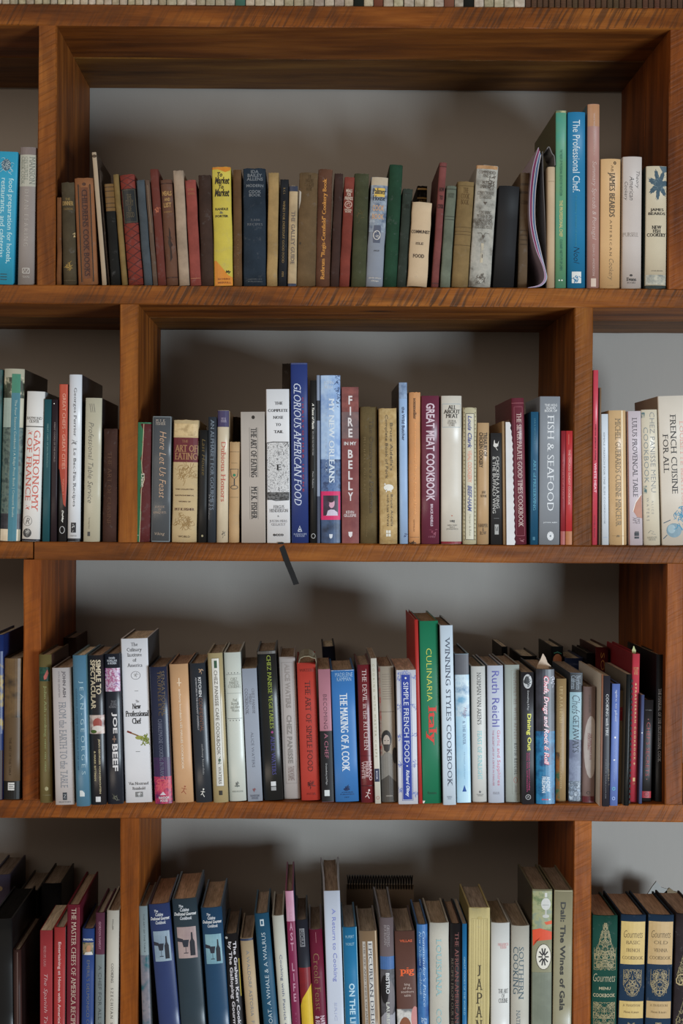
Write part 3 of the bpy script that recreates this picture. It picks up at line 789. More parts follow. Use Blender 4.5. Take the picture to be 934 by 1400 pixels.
bk(1, 640.5, 671.5, 652, 682, 226, (150, 146, 136), 'thick worn grey mottled book with dark print and a torn tan head', [
  ('P', 0, 1, 0, .03, ((150, 110, 70), (190, 150, 110)), 40),
  ('K', .75, .13, .22, .05, 14, 20, 1.4, gm), T('COMMENDED\nFINEST', 's', 'H', .12, .9, .045, .10, gm), T('MOST\nEMINENT', 's', 'H', .22, .7, .13, .19, gm), T('CONFECTIONERY\nESTABLISHED', 's', 'H', .12, .88, .215, .275, gm),
  ('G', [(.4, .30), (.6, .30), (.5, .325)], gm), T('CONTAINING\nMODERN RECIPES\nCAKES & CREAMS\nILLUSTRATED WITH\nCOLOURED PLATES', 's', 'H', .12, .92, .375, .52, gm),
  ('L', [(.25, .56), (.4, .555), (.5, .58), (.6, .555), (.78, .56)], .8, gm), ('G', [(.44, .575), (.58, .575), (.51, .61)], gm),
  ('P', .44, .56, .64, .8, ((186, 174, 150), (150, 146, 136)), 60), ('R', .5, .54, .73, .76, gm), ('K', .5, .93, .3, .035, 5, 24, .9, gm), ('E', .5, .945, .13, .02, (170, 166, 156))],
  kind='worn', img=(((102, 96, 88), (150, 148, 140), (168, 164, 154), (140, 136, 128)), 38))
bk(1, 673.5, 704.5, 684, 710.5, 254, (28, 28, 30), 'thick plain black binder-like book on the first shelf', kind='matte', mot=.05, rb=.005, hard=False)
bk(1, 706.5, 722, 713, 724, 236, (88, 68, 46), 'brown paper covered book behind the plastic folder', [
  ('R', 0, 1, .09, .11, (60, 46, 32)), ('R', 0, 1, .16, .18, (60, 46, 32)), T('CUISINE', 's', 'H', .15, .9, .24, .27, (58, 44, 30)), ('R', .1, .9, .49, .5, (64, 48, 32)), ('R', .1, .9, .53, .54, (64, 48, 32)), ('R', .1, .9, .57, .58, (64, 48, 32)), ('R', .1, .9, .61, .62, (64, 48, 32))], kind='worn', r=.02)
bk(1, 748.5, 759, 749, 759.5, 228, (186, 160, 126), 'narrow buff book wrapped in a crumpled grey plastic sleeve', [
  ('L', [(.1, .12), (.9, .12)], .5, (110, 92, 76))], kind='matte', rb=.002)
bk(1, 760, 774, 759.5, 775.5, 151, (84, 142, 112), 'tall sea green book with white and gold lettering', [
  T('THE THEORY OF PROFESSIONAL SERVICE FOR THE KITCHEN', 'a', 'D', .38, .62, .22, .48, (50, 96, 84)), T('THE PROFESSIONAL CHEF', 'b', 'D', .34, .66, .505, .71, (190, 178, 122)), T('CULINARY INSTITUTE OF CHEFS', 'a', 'D', .4, .64, .725, .90, (40, 84, 78)),
  ('P', 0, 1, .0, .012, ((90, 100, 70), (190, 180, 140)), 120), ('E', .35, .955, .07, .004, WH), ('E', .6, .955, .07, .004, WH)], kind='jacket', side=(74, 74, 42), dep=.215, img=(((96, 146, 108), (70, 138, 118), (58, 150, 138)), 7))
bk(1, 776.5, 800.5, 775.5, 802, 153, (0, 112, 156), 'tall bright blue book with large white title and square white label', [
  T('The Professional Chef.', 'a', 'D', .28, .68, .045, .455, (206, 220, 226)), T('the culinary institute of america', 'a', 'D', .38, .54, .47, .76, (60, 132, 150)), T('Nool', 'c', 'D', .34, .66, .765, .86, (10, 34, 52)),
  ('R', .24, .76, .905, .97, (206, 208, 204)), ('K', .5, .937, .2, .024, 4, 12, 1.6, (40, 110, 150))], kind='jacket', mot=.03, dep=.22)
bk(1, 803, 820, 803.5, 821, 142, (166, 122, 112), 'tall dusty pink book with white script title', [
  ('P', 0, 1, 0, .12, ((172, 126, 92), (176, 134, 106)), 30), T('WHITE WINES', 'a', 'D', .45, .60, .05, .13, (200, 178, 166)), T('DISCOVERY', 'a', 'D', .45, .58, .15, .28, (190, 164, 152)),
  T('Summary Spreads & Portugal', 'c', 'D', .30, .72, .31, .735, (206, 188, 180)), T('EDNA O. ANDERSON', 'a', 'D', .42, .6, .76, .93, (192, 168, 160)), ('R', .3, .72, .945, .99, (196, 176, 160))], kind='jacket', side=(66, 100, 112), dep=.21)
bk(1, 820.5, 848.5, 821.5, 850, 217, (204, 162, 108), 'thick apricot tan book with grey Roman title running down', [
  T('o', 'b', 'H', .62, .76, .02, .045, DK), T('AB', 'a', 'D', .5, .62, .05, .10, (120, 96, 66)), T('JAMES BEARDS', 'S', 'D', .34, .70, .105, .45, (92, 80, 66)), T('AMERICAN', 's+', 'D', .46, .56, .47, .75, (108, 88, 66)), T('Cookery', 'c', 'D', .36, .66, .77, .935, (112, 96, 76)), ('L', [(.35, .975), (.65, .975)], .5, (150, 120, 80))], kind='jacket', rb=.004, mot=.04)
bk(1, 850.5, 878, 852, 879, 214, (188, 176, 168), 'greyish white book with slanting black script near its head', [
  T('Theory', 'c', 'D', .62, .86, .11, .24, (58, 56, 58)), T('American', 'c', 'D', .34, .58, .15, .33, (58, 56, 58)), T('Cookery', 'c', 'D', .06, .26, .19, .33, (58, 56, 58)), T('PURSELL', 's', 'H', .02, .82, .575, .605, (150, 140, 132)),
  ('E', .45, .898, .08, .008, (60, 56, 54)), T('Evans', 'S', 'H', .22, .72, .915, .94, (44, 42, 42)), T('BOOKS', 's', 'H', .26, .68, .948, .96, (90, 86, 84))], kind='jacket', rb=.004, mot=.04)
lf = (66, 86, 98)
leaf = [('G', [(.58 + .52 * rr * math.cos(th), .15 + .135 * rr * math.sin(th)) for th, rr in [(q * math.pi / 42, (.42 + .58 * abs(math.cos(q * math.pi / 42 * 3.5 + .4)) ** 1.5) * (1 if q % 2 else .86)) for q in range(84)]], lf)]
bk(1, 882.5, 911.5, 883.5, 914, 227, (192, 178, 150), 'cream jacketed book with a blue grey leaf on its head, beside the right upright', leaf + [
  ('G', [(.6, .0), (.98, .0), (.98, .045), (.78, .055)], (84, 102, 112)), ('K', .58, .15, .4, .11, 9, 20, .5, (116, 132, 138)),
  T('JAMES\nBEARDS', 'S', 'H', .12, .92, .345, .405, (34, 32, 32)), T('NEW\nFISH\nCOOKERY', 'S', 'H', .06, .96, .485, .575, (34, 32, 32)), T('LITTLE, BROWN', 'b', 'H', .28, .82, .85, .857, (60, 58, 56)),
  ('P', .02, .98, .885, .965, ((110, 116, 114), (180, 174, 156)), 90), ('R', 0, 1, .972, 1, (36, 46, 44))], kind='jacket', side=(40, 52, 46), mot=.05)

# plastic folder of leaflets that has slumped between the books
def slump(name, pts, thick, y0, y1, m, parent, z_off=0.0):
    """curved sheet standing on edge: px/py polyline in the front plane, swept in depth"""
    W = [P(a, b, y0) for a, b in pts]; V = []; F = []
    n = len(W)
    zmin = min(q[1] for q in W); sh = SHELF[1] + 0.0006 - zmin + z_off
    for i, (x, z) in enumerate(W):
        a = W[max(0, i - 1)]; b = W[min(n - 1, i + 1)]; dx, dz = b[0] - a[0], b[1] - a[1]; L = math.hypot(dx, dz)
        nx, nz_ = -dz / L * thick / 2, dx / L * thick / 2
        for sg in (-1, 1):
            for y in (y0, y1): V.append((x + sg * nx, y, z + sg * nz_ + sh))
    for i in range(n - 1):
        q = 4 * i
        F += [(q, q + 4, q + 5, q + 1), (q + 2, q + 3, q + 7, q + 6), (q, q + 2, q + 6, q + 4), (q + 1, q + 5, q + 7, q + 3)]
    F += [(0, 1, 3, 2), (4 * n - 4, 4 * n - 2, 4 * n - 1, 4 * n - 3)]
    return mesh_obj(name, V, F, m, parent, smooth=False)
def spline(pts, n=6):
    out = []
    for i in range(len(pts) - 1):
        p0 = pts[max(0, i - 1)]; p1 = pts[i]; p2 = pts[i + 1]; p3 = pts[min(len(pts) - 1, i + 2)]
        for k in range(n):
            t = k / n
            out.append(tuple(0.5 * (2 * p1[q] + (p2[q] - p0[q]) * t + (2 * p0[q] - 5 * p1[q] + 4 * p2[q] - p3[q]) * t * t + (3 * p1[q] - p0[q] - 3 * p2[q] + p3[q]) * t ** 3) for q in (0, 1)))
    out.append(pts[-1]); return out
GAIN = 1.5
fold = empty('document_folder', (0, 0, 0), (0, 0, 0), 'slumped clear plastic folder of lilac and pink leaflets bent between old books', 'folder', 'papers and folders on the shelves')
base = [(737, 199), (730, 225), (726, 260), (726, 300), (733, 335), (743, 362), (745, 378), (738, 387), (722, 391)]
for i, (dx, th_, c, nm) in enumerate(((-1.0, .0011, (176, 160, 178), 'plastic_sleeve'), (0.6, .0014, (150, 60, 104), 'leaflet'), (2.6, .0012, (196, 186, 200), 'leaflet'), (4.2, .0012, (96, 128, 168), 'leaflet'), (6.0, .0012, (190, 184, 190), 'leaflet'))):
    top_ = max(0, i * 1.5)
    pts = [(x + dx * (1 if k in (1, 2, 3, 4) else .45), y + (0 if k else top_) - (i * .9 if k > 5 else 0)) for k, (x, y) in enumerate(base)]
    slump(nm, spline(pts, 5), th_, 0.004 + .0004 * i, 0.19, mat_plain('folder_sheet', c, 0.35), fold)
fold2 = empty('plastic_sleeve', (0, 0, 0), (0, 0, 0), 'crumpled grey translucent plastic sleeve standing behind the lilac leaflets', 'folder', 'papers and folders on the shelves')
slump('sheet', spline([(742, 200), (743, 240), (745.5, 300), (747, 345), (747.5, 388)], 5), .001, .012, .19, mat_plain('grey_plastic', (110, 106, 104), 0.25), fold2)
slump('torn_flap', spline([(748, 204), (751, 201), (755, 210), (758, 214), (759, 226)], 4), .0012, .001, .06, mat_plain('grey_plastic_light', (120, 118, 118), 0.3), fold2, z_off=P(750, 226)[1] - SHELF[1])
GAIN = 1.0

# ================================================================ second visible shelf
BK = (30, 30, 32); GY = (120, 120, 122)
bk(2, -24, -1, -18, 3, 505, (30, 72, 72), 'dark teal book cut by the left frame edge on the second shelf', [('P', 0, 1, 0, .2, ((20, 26, 26), (40, 80, 76)), 60)])
bk(2, -1, 26, 4, 34, 504, (176, 172, 150), 'illustrated book of blossom and park scene with a teal title strip', [
  ('P', 0, 1, .05, .17, ((34, 36, 28), (60, 70, 54), (190, 184, 160)), 60), ('R', 0, .4, .17, .34, (150, 166, 158)), ('P', 0, 1, .34, .84, ((50, 66, 66), (96, 112, 104), (58, 82, 84)), 80), ('P', 0, 1, .84, .93, ((30, 32, 40), (60, 60, 66)), 60), ('P', 0, .9, .93, 1, ((190, 170, 140), (214, 200, 176)), 30),
  ('R', .42, .84, .05, 1, (66, 116, 130)), ('R', .42, .84, .03, .14, (62, 122, 100)),
  T('The Four Seasons Cookbook | A Ridge Press Book | Crescent Books', 'a', 'D', .56, .70, .18, .86, (170, 186, 178))], rb=.005, side=(44, 36, 30), gain=1, dep=.21)
rd = (196, 92, 78)
bk(2, 28.5, 54.5, 36.5, 61, 535, (214, 212, 208), 'thick white book with red capitals and two round seals near its foot', [
  T('RAYMOND\nOLIVER', 's', 'H', .06, .9, .17, .21, (70, 66, 64)), ('R', 0, 1, .232, .238, (60, 58, 56)),
  T('GASTRONOMY', 's', 'D', .50, .84, .26, .80, rd), T('OF FRANCE', 's', 'D', .12, .42, .31, .73, rd), ('K', .27, .275, .08, .012, 3, 10, .9, rd), ('K', .27, .775, .08, .012, 3, 10, .9, rd),
  ('O', .3, .865, .24, .032, .6, (90, 88, 86)), T('R', 'c', 'H', .2, .42, .845, .885, (90, 88, 86)), ('E', .3, .945, .24, .03, (70, 70, 70)), ('K', .3, .94, .2, .025, 5, 14, .8, (180, 180, 176)), ('R', 0, 1, .985, 1, (40, 40, 48))], side=(120, 124, 126), rb=.004, mot=.03, dep=.21, kind='jacket')
bk(2, 57.5, 67.5, 60.5, 70.5, 546, (18, 76, 84), 'thin teal book between the white and the black brown one', [T('GREAT CHEFS OF SAN FRANCISCO', 'a', 'D', .45, .65, .17, .48, (110, 150, 150))], hard=False)
bk(2, 68.5, 77.5, 71, 79, 546, (38, 26, 32), 'thin blackish plum book with small white lettering', [T('GREAT COOKS OF THE WORLD', 'a', 'D', .42, .66, .16, .44, (140, 128, 126)), ('E', .4, .03, .1, .004, WH)], hard=False)
bk(2, 78.5, 91, 81, 92.5, 525, (26, 24, 26), 'book with brick red upper half tapering into black, white lettering', [
  ('R', 0, 1, 0, .54, (172, 74, 54)), ('G', [(.1, .53), (1, .53), (1, .62), (.85, .78), (.6, .76), (.35, .64)], (160, 66, 50)),
  T('GREAT CHEFS - GREAT CITIES', 'a', 'D', .42, .78, .06, .54, (214, 160, 140)), T('Volume 1', 'a', 'D', .5, .7, .6, .7, (200, 130, 110)), T('DeMay', 'bi', 'D', .4, .66, .80, .88, WH), ('O', .5, .925, .28, .022, .8, (190, 190, 190))], kind='gloss')
bk(2, 91.5, 109.5, 94, 112, 512, (206, 210, 216), 'tall white book with black Roman title, left cell of second shelf', [
  T('Georges Perrier', 's', 'D', .36, .64, .08, .37, (74, 74, 78)), ('K', .45, .405, .18, .012, 3, 12, .8, (74, 74, 78)), T('Le Bec-Fin Recipes', 's', 'D', .36, .64, .44, .79, (74, 74, 78)),
  ('R', .28, .68, .885, .945, (46, 46, 50)), ('K', .48, .915, .16, .02, 6, 8, .8, (190, 190, 190)), T('RUNNING PRESS', 's', 'H', .22, .74, .96, .968, (120, 120, 120)), ('R', 0, 1, .98, 1, (30, 30, 34))], side=(38, 38, 42), mot=.03, kind='gloss', dep=.235)
bk(2, 113.5, 136, 116, 140, 544, (178, 172, 148), 'cream beige book with dark script title', [
  *[('L', [(.28 + .12 * i, .04), (.36 + .12 * i, .1)], .9, (110, 108, 100)) for i in range(3)],
  T('Professional Table Service', 'c', 'D', .24, .54, .17, .73, (96, 96, 92)), T('The Vintage House', 'a', 'D', .3, .4, .83, .91, (120, 116, 104)), ('R', .26, .42, .93, .96, (70, 70, 70))], side=(30, 28, 30), kind='gloss', rb=.003, mot=.04, dep=.2)
bk(2, 139, 159.5, 142, 161, 586, (62, 38, 30), 'dark brown cloth book against the upright, with blind stamped title', [T('THE ART OF CUISINE', 's', 'D', .3, .6, .2, .85, (80, 52, 36))], kind='cloth')
# ---- centre cell
bk(2, 182.5, 205, 184.5, 207, 577, (84, 30, 30), 'maroon book in a torn green jacket beside the upright', [
  ('R', 0, .36, 0, 1, (30, 96, 64)), ('R', 0, 1, 0, .014, (30, 96, 64)), *[('G', [(.3, a), (.3 + q_, a + .07), (.34 + q_ * .6, a + .14), (.3, a + .2)], (30, 96, 64)) for a, q_ in ((.01, .28), (.12, .22), (.28, .16), (.38, .24), (.55, .12), (.68, .16))], ('L', [(.55, .015), (.5, .2), (.44, .34), (.48, .42), (.6, .43), (.62, .48), (.44, .56), (.4, .8), (.36, 1)], .9, (190, 170, 140)),
  T('Dine', 'S', 'D', .42, .62, .43, .54, (180, 176, 160)), ('R', .08, .3, .94, .945, (150, 170, 150))], kind='worn')
bk(2, 206, 232.5, 208, 235, 569, (72, 76, 80), 'charcoal jacketed book with tan script title', [
  ('F', .03, .97, .005, .992, 1.2, (110, 118, 122)), T('M. F. K.\nFISHER', 's', 'H', .18, .7, .025, .07, (170, 160, 150)), T('Here Let Us Feast', 'c', 'D', .40, .74, .12, .65, (196, 160, 130)),
  T('A BOOK\nOF\nBANQUETS', 's', 'H', .12, .78, .71, .775, (170, 150, 134)), T('Viking', 'c', 'H', .2, .72, .92, .95, (180, 160, 140))], kind='gloss', rb=.002)
bk(2, 234, 269, 237, 272, 574, (184, 160, 116), 'thick parchment coloured book with a wine red title block', [
  ('P', .04, .96, .03, .13, ((160, 136, 96), (196, 172, 128), (178, 152, 108)), 60), ('R', 0, 1, .145, .345, (92, 30, 38)), T('THE', 's', 'H', .34, .6, .165, .185, (150, 110, 76)), T('ART OF\nEATING', 'S', 'H', .06, .96, .205, .325, (150, 110, 76)),
  ('K', .55, .43, .36, .075, 6, 46, .7, (146, 116, 70)), T('THE COLLECTED', 'b', 'H', .12, .86, .562, .572, (90, 66, 50)), T('GASTRONOMICAL', 'b', 'H', .1, .88, .612, .622, (90, 66, 50)), T('WORKS OF', 'b', 'H', .26, .74, .662, .672, (90, 66, 50)), T('M F K FISHER', 'S', 'H', .1, .9, .72, .74, (90, 60, 50)),
  ('K', .5, .83, .38, .065, 16, 50, .7, (146, 116, 70)), T('WORLD', 's', 'H', .26, .74, .945, .96, (70, 54, 40))], rb=.004, kind='worn', mot=.1)
bk(2, 270, 283, 273, 284, 588, (24, 24, 24), 'narrow black book with faint gold script, right of the parchment one', [T('Last House', 'c', 'D', .35, .72, .08, .4, (110, 92, 50)), ('E', .5, .94, .12, .01, (150, 140, 110))])
bk(2, 283.5, 295, 284.5, 296.5, 570, (42, 48, 56), 'narrow blue black book with pale capitals running down', [T('AN ALPHABET FOR GOURMETS', 's', 'D', .3, .7, .02, .74, (118, 130, 142)), T('M F K Fisher', 'a', 'D', .12, .26, .62, .82, (140, 140, 140))])
bk(2, 296, 311.5, 297, 313.5, 561, (194, 178, 150), 'cream book with purple head and red title', [
  ('R', 0, 1, 0, .125, (60, 54, 88)), T('M F K\nFISHER', 's', 'H', .3, .8, .055, .09, (170, 160, 180)), T('Dubious Honors', 's', 'D', .36, .74, .24, .69, (176, 74, 64)), ('K', .6, .935, .16, .02, 6, 12, .9, (80, 74, 66))], kind='gloss', rb=.003)
bk(2, 313, 327, 313.5, 328.5, 570, (56, 44, 36), 'dark brown book peeping up behind the small tan one', kind='cloth', r=.135)
bk(2, 312.5, 327, 313.5, 328, 604, (178, 144, 100), 'small tan book with a printed goblet', [
  ('L', [(.05, .1), (.95, .1)], .5, (70, 56, 40)), ('L', [(.2, .21), (.8, .21)], .5, (110, 90, 60)), ('L', [(.12, .27), (.88, .27), (.8, .34), (.5, .37), (.2, .34), (.12, .27)], .9, (60, 60, 60)), ('R', .46, .56, .37, .43, (60, 60, 60)), ('O', .5, .45, .34, .018, 1, (60, 60, 60)), ('E', .5, .33, .14, .014, (50, 120, 90)), ('L', [(.1, .55), (.9, .55)], .5, (110, 90, 60))], kind='worn', rb=.003, dep=.125)
bk(2, 329.5, 364, 329, 362, 563, (168, 158, 148), 'thick grey beige paperback with black capitals between thin rules', [
  ('E', .52, .042, .07, .014, DK), T('THE ART OF EATING', 'S', 'D', .42, .66, .12, .5, (54, 52, 52)), T('M.F.K. FISHER', 'S', 'D', .42, .66, .57, .82, (54, 52, 52)),
  ('L', [(.36, .12), (.36, .5)], .4, (80, 78, 76)), ('L', [(.7, .12), (.7, .5)], .4, (80, 78, 76)), ('L', [(.36, .57), (.36, .82)], .4, (80, 78, 76)), ('L', [(.7, .57), (.7, .82)], .4, (80, 78, 76))], hard=False, mot=.03)
ntt, ntw, nth = bk(2, 365, 397, 363, 396, 532, (206, 206, 208), 'white book with a black and white engraved band, ribbon hanging below', [
  *[T(s_, 'S', 'H', a, b_, v, v + .018, (60, 60, 64)) for s_, a, b_, v in (('THE', .36, .72, .083), ('COMPLETE', .08, .94, .130), ('NOSE', .3, .74, .175), ('TO', .4, .64, .222), ('TAIL', .32, .74, .268))],
  ('P', .02, .98, .345, .72, ((104, 104, 106), (206, 206, 206), (150, 150, 152)), 330), ('P', .02, .98, .67, .72, ((20, 20, 22), (110, 110, 110)), 300),
  ('L', [(.02, .35), (.3, .343), (.96, .345)], 1.2, (50, 50, 52)), ('L', [(.02, .71), (.4, .725), (.96, .72)], 1.2, (50, 50, 52)), ('L', [(.02, .35), (.02, .71)], .8, (80, 80, 82)), ('L', [(.8, .37), (.92, .35), (.96, .375)], 1.2, (40, 40, 42)),
  T('E', 'S', 'H', .42, .64, .49, .525, (30, 30, 32)),
  T('FERGUS\nHENDERSON', 's', 'H', .12, .92, .755, .80, (90, 90, 94)), T('&', 's', 'H', .46, .54, .82, .83, (90, 90, 94)), T('JUSTIN PIERS\nGELLATLY', 's', 'H', .12, .88, .85, .892, (130, 130, 134)), T('ecco', 'b', 'H', .26, .72, .94, .955, (24, 24, 26))], mot=.02, rb=.001, dep=.19)
rib = [(.004, -.0030, -.003), (.008, -.0040, -.014), (.015, -.0055, -.034), (.022, -.0065, -.051), (.029, -.0068, -.069)]
V = []; F = []
for i, (x, y, z) in enumerate(rib):
    V += [(x - .0048, y, z), (x + .0042, y, z + .0022), (x + .0042, y + .0007, z + .0022), (x - .0048, y + .0007, z)]
    if i: q = 4 * (i - 1); F += [(q, q + 1, q + 5, q + 4), (q + 2, q + 3, q + 7, q + 6), (q + 1, q + 2, q + 6, q + 5), (q + 3, q, q + 4, q + 7)]
V2 = [(a + .0125, b, c) for a, b, c in [(-.0135, .02, .0006), (-.0045, .02, .0006), (-.0045, .02, .0013), (-.0135, .02, .0013), (-.0135, -.0034, .0006), (-.0045, -.0034, .0006), (-.0045, -.0028, .0013), (-.0135, -.0028, .0013)]]
q = len(V); V += V2; F += [(q, q + 1, q + 5, q + 4), (q + 2, q + 3, q + 7, q + 6), (q + 1, q + 2, q + 6, q + 5), (q + 3, q, q + 4, q + 7), (0, 1, q + 5, q + 4)]
GAIN = 1.0
rb_ = mesh_obj('ribbon_bookmark', V, F, mat_plain('black_ribbon', (14, 14, 16), .85), ntt); rb_['label'] = 'black ribbon bookmark hanging over the shelf edge'
bk(2, 386, 398, 386, 398, 497, (52, 46, 42), 'tall dark grey book recessed behind the tall royal blue one', r=.192, dep=.12, kind='cloth')
bk(2, 398.5, 422.5, 397, 420.5, 496, (34, 52, 112), 'tall royal blue book with large white italic title', [
  T('GLORIOUS AMERICAN FOOD', 'si', 'D', .18, .60, .115, .79, (196, 204, 220)), T('CHRISTOPHER IDONE', 'b+', 'D', .66, .76, .19, .715, (140, 44, 64)),
  ('R', 0, 1, 0, .008, (60, 70, 110)), ('L', [(.38, .935), (.48, .905), (.6, .935), (.38, .935)], 1.4, (190, 196, 206)), ('E', .48, .925, .05, .004, (190, 196, 206)), T('RANDOM\nHOUSE', 's', 'H', .12, .88, .945, .965, (150, 160, 186))], side=(186, 176, 160), mot=.03, kind='jacket', rb=.002, dep=.2)
bk(2, 424, 433, 424, 433, 520, (26, 26, 26), 'slim black book with white lettering beside the royal blue one', [
  T('A Taste of Pastis', 'bi', 'D', .3, .62, .14, .30, WH), T('AND OTHER TALES FROM THE TABLE', 'a', 'D', .35, .55, .31, .46, (170, 170, 170)), T('Peter Roberts', 'a', 'D', .35, .55, .56, .66, (180, 180, 180)), ('O', .5, .955, .3, .014, .8, (170, 170, 170))])
bk(2, 433.5, 437.5, 432.5, 437.5, 513, (128, 140, 162), 'very thin pale blue book with dark ends', [('R', 0, 1, .15, .27, (40, 44, 50)), ('R', 0, 1, .72, 1, (60, 66, 84))], hard=False)
bk(2, 438, 466.5, 438, 465.5, 513, (136, 160, 196), 'thick sky blue photographic book with a pink framed portrait', [
  ('P', 0, 1, 0, .5, ((118, 148, 192), (160, 184, 212), (136, 166, 204)), 22), ('P', 0, 1, .5, .72, ((40, 60, 96), (84, 110, 150), (60, 86, 130)), 90), ('P', 0, 1, .85, 1, ((30, 42, 62), (60, 80, 112)), 60),
  ('K', .84, .04, .14, .1, 21, 30, 1.1, (34, 54, 96)), ('K', .9, .14, .08, .06, 22, 16, 1.1, (34, 54, 96)),
  T('JOHN\nBESH', 's', 'H', .18, .66, .035, .085, (196, 204, 212)), T('MY NEW ORLEANS', 'S', 'D', .42, .70, .135, .64, (198, 208, 218)), T('THE COOKBOOK', 's+', 'D', .24, .34, .19, .58, (160, 180, 204)),
  ('R', .01, .99, .69, .86, (196, 44, 96)), ('R', .13, .88, .715, .835, (44, 34, 52)), ('P', .13, .88, .715, .835, ((34, 26, 40), (60, 46, 66)), 60), ('G', [(.3, .83), (.36, .805), (.5, .798), (.68, .80), (.84, .815), (.86, .835), (.26, .835)], (190, 180, 196)), ('E', .55, .76, .15, .03, (196, 150, 168)), ('E', .52, .739, .17, .018, (50, 34, 44)), ('R', .4, .44, .74, .77, (60, 40, 50)),
  ('G', [(.42, .945), (.6, .945), (.58, .965), (.5, .972), (.44, .965)], (196, 200, 206))], kind='jacket', rb=.003)
bk(2, 467, 491.5, 467, 490.5, 529, (110, 58, 58), 'brick red book with big white letters stacked down the spine', [
  ('P', 0, 1, .0, .16, ((96, 50, 50), (128, 72, 68)), 60), ('P', 0, 1, .16, .33, ((92, 78, 82), (120, 92, 90)), 60), ('P', 0, 1, .33, 1, ((108, 52, 54), (124, 68, 66)), 45),
  T('FIRE', 'b', 'V', .37, .66, .05, .33, (206, 200, 200)), T('IN MY', 'b', 'H', .14, .86, .35, .372, (200, 196, 196)), T('BELLY', 'b', 'V', .36, .66, .395, .735, (206, 200, 200)), T('KEVIN\nGILLESPIE', 'b', 'H', .12, .84, .79, .83, (190, 176, 176)),
  ('G', [(.38, .925), (.62, .925), (.6, .95), (.5, .962), (.4, .95)], (206, 200, 200))], kind='matte', hard=False)
bk(2, 492.5, 517, 492, 516, 556, (94, 78, 46), 'dull gold book with faint darker title', [
  T("The Omnivore's Dilemma", 's', 'D', .54, .78, .09, .78, (66, 52, 28)), T('MICHAEL POLLAN', 's+', 'D', .2, .32, .22, .62, (122, 104, 70)), T('A Natural History', 's', 'D', .3, .4, .8, .95, (120, 102, 68))], kind='cloth', rb=.004, side=(60, 50, 30))
bk(2, 518.5, 544.5, 518.5, 542, 558, (176, 150, 104), 'kraft brown book with typewriter title and a white pig silhouette', [
  T("Bruce Aidells's", 'a', 'D', .62, .78, .11, .46, (88, 78, 64)), T('Complete Book of Pork', 'a', 'D', .30, .50, .05, .52, (88, 78, 64)),
  ('E', .52, .585, .28, .024, (214, 210, 200)), ('G', [(.26, .565), (.3, .55), (.38, .562)], (214, 210, 200)), ('R', .36, .42, .60, .618, (214, 210, 200)), ('R', .62, .68, .60, .618, (214, 210, 200)),
  T('Bruce Aidells', 'a', 'D', .64, .76, .635, .87, (96, 84, 68)), T('with Lisa Weiss', 'a', 'D', .42, .54, .635, .87, (96, 84, 68)), ('R', .36, .62, .90, .945, (206, 202, 190)), ('R', .47, .5, .90, .945, (150, 130, 96)), ('R', .36, .62, .92, .925, (150, 130, 96))], kind='worn', mot=.2, rb=.002, img=(((160, 132, 86), (182, 156, 110)), 160), r=-.004)
bk(2, 546.5, 558, 545, 557, 523, (140, 168, 204), 'tall narrow sky blue book with black cover sides', [
  T('the Wild Butcher', 'b', 'D', .34, .7, .15, .36, (70, 80, 104)), ('P', 0, 1, 0, .1, ((90, 110, 140), (150, 172, 200)), 60), ('K', .7, .94, .2, .012, 4, 8, 1, (40, 50, 90))], side=(26, 20, 20), kind='gloss', dep=.2)
bk(2, 559, 575, 559, 575.5, 536, (196, 136, 82), 'orange tan book with small dark lettering and an aged foot', [
  T('sommelier', 'S', 'D', .38, .64, .04, .18, (80, 58, 44)), T('the commonsense Meat & Cookery Book', 's', 'D', .38, .68, .20, .81, (226, 160, 100)), T('SOMMELIER', 'a', 'D', .4, .5, .84, .92, (130, 90, 60)), ('L', [(.1, .955), (.9, .955)], .5, (100, 70, 50)), ('K', .3, 1., .4, .02, 5, 12, 2, (60, 40, 30))], kind='worn', mot=.1)
bk(2, 576, 601.5, 576, 601, 541, (100, 36, 58), 'plum red book with bold white capitals running down', [
  T('GREAT MEAT COOKBOOK', 'b', 'D', .26, .74, .05, .71, (196, 176, 186)), T('BRUCE AIDELLS', 'b', 'D', .5, .64, .73, .88, (196, 176, 186)), ('K', .66, .92, .16, .03, 9, 10, .8, (150, 70, 90)), T('HMH', 's', 'H', .38, .76, .945, .957, (140, 80, 96))], kind='gloss', rb=.003)
bk(2, 603, 632, 603, 632, 541, (196, 188, 174), 'ivory book with black capitals boxed between thin blue rules', [
  ('L', [(.06, .055), (.94, .055)], .7, (130, 150, 160)), T('ALL\nABOUT\nMEAT', 'S', 'H', .12, .92, .065, .15, (48, 44, 42)), T('LEON &\nSTANLEY\nLOBEL', 's', 'H', .3, .74, .162, .205, (84, 80, 76)), ('L', [(.06, .212), (.94, .212)], .7, (130, 150, 160)), ('L', [(.06, .055), (.06, .212)], .5, (150, 160, 164)), ('L', [(.94, .055), (.94, .212)], .5, (150, 160, 164)),
  ('E', .52, .808, .04, .003, (170, 80, 60)), T('HBJ', 'S', 'H', .42, .66, .838, .855, (60, 60, 60)), T('HARCOURT\nBRACE\nJOVANOVICH', 's', 'H', .26, .82, .868, .905, (110, 106, 100)), ('R', 0, 1, .982, 1, (120, 30, 40))], rb=.004, kind='gloss', side=(110, 30, 40), mot=.05)
dots = []
for i in range(34):
    dots += [('E', .1, .01 + i * .029, .035, .004, (110, 96, 70)), ('E', .9, .01 + i * .029, .035, .004, (110, 96, 70))]
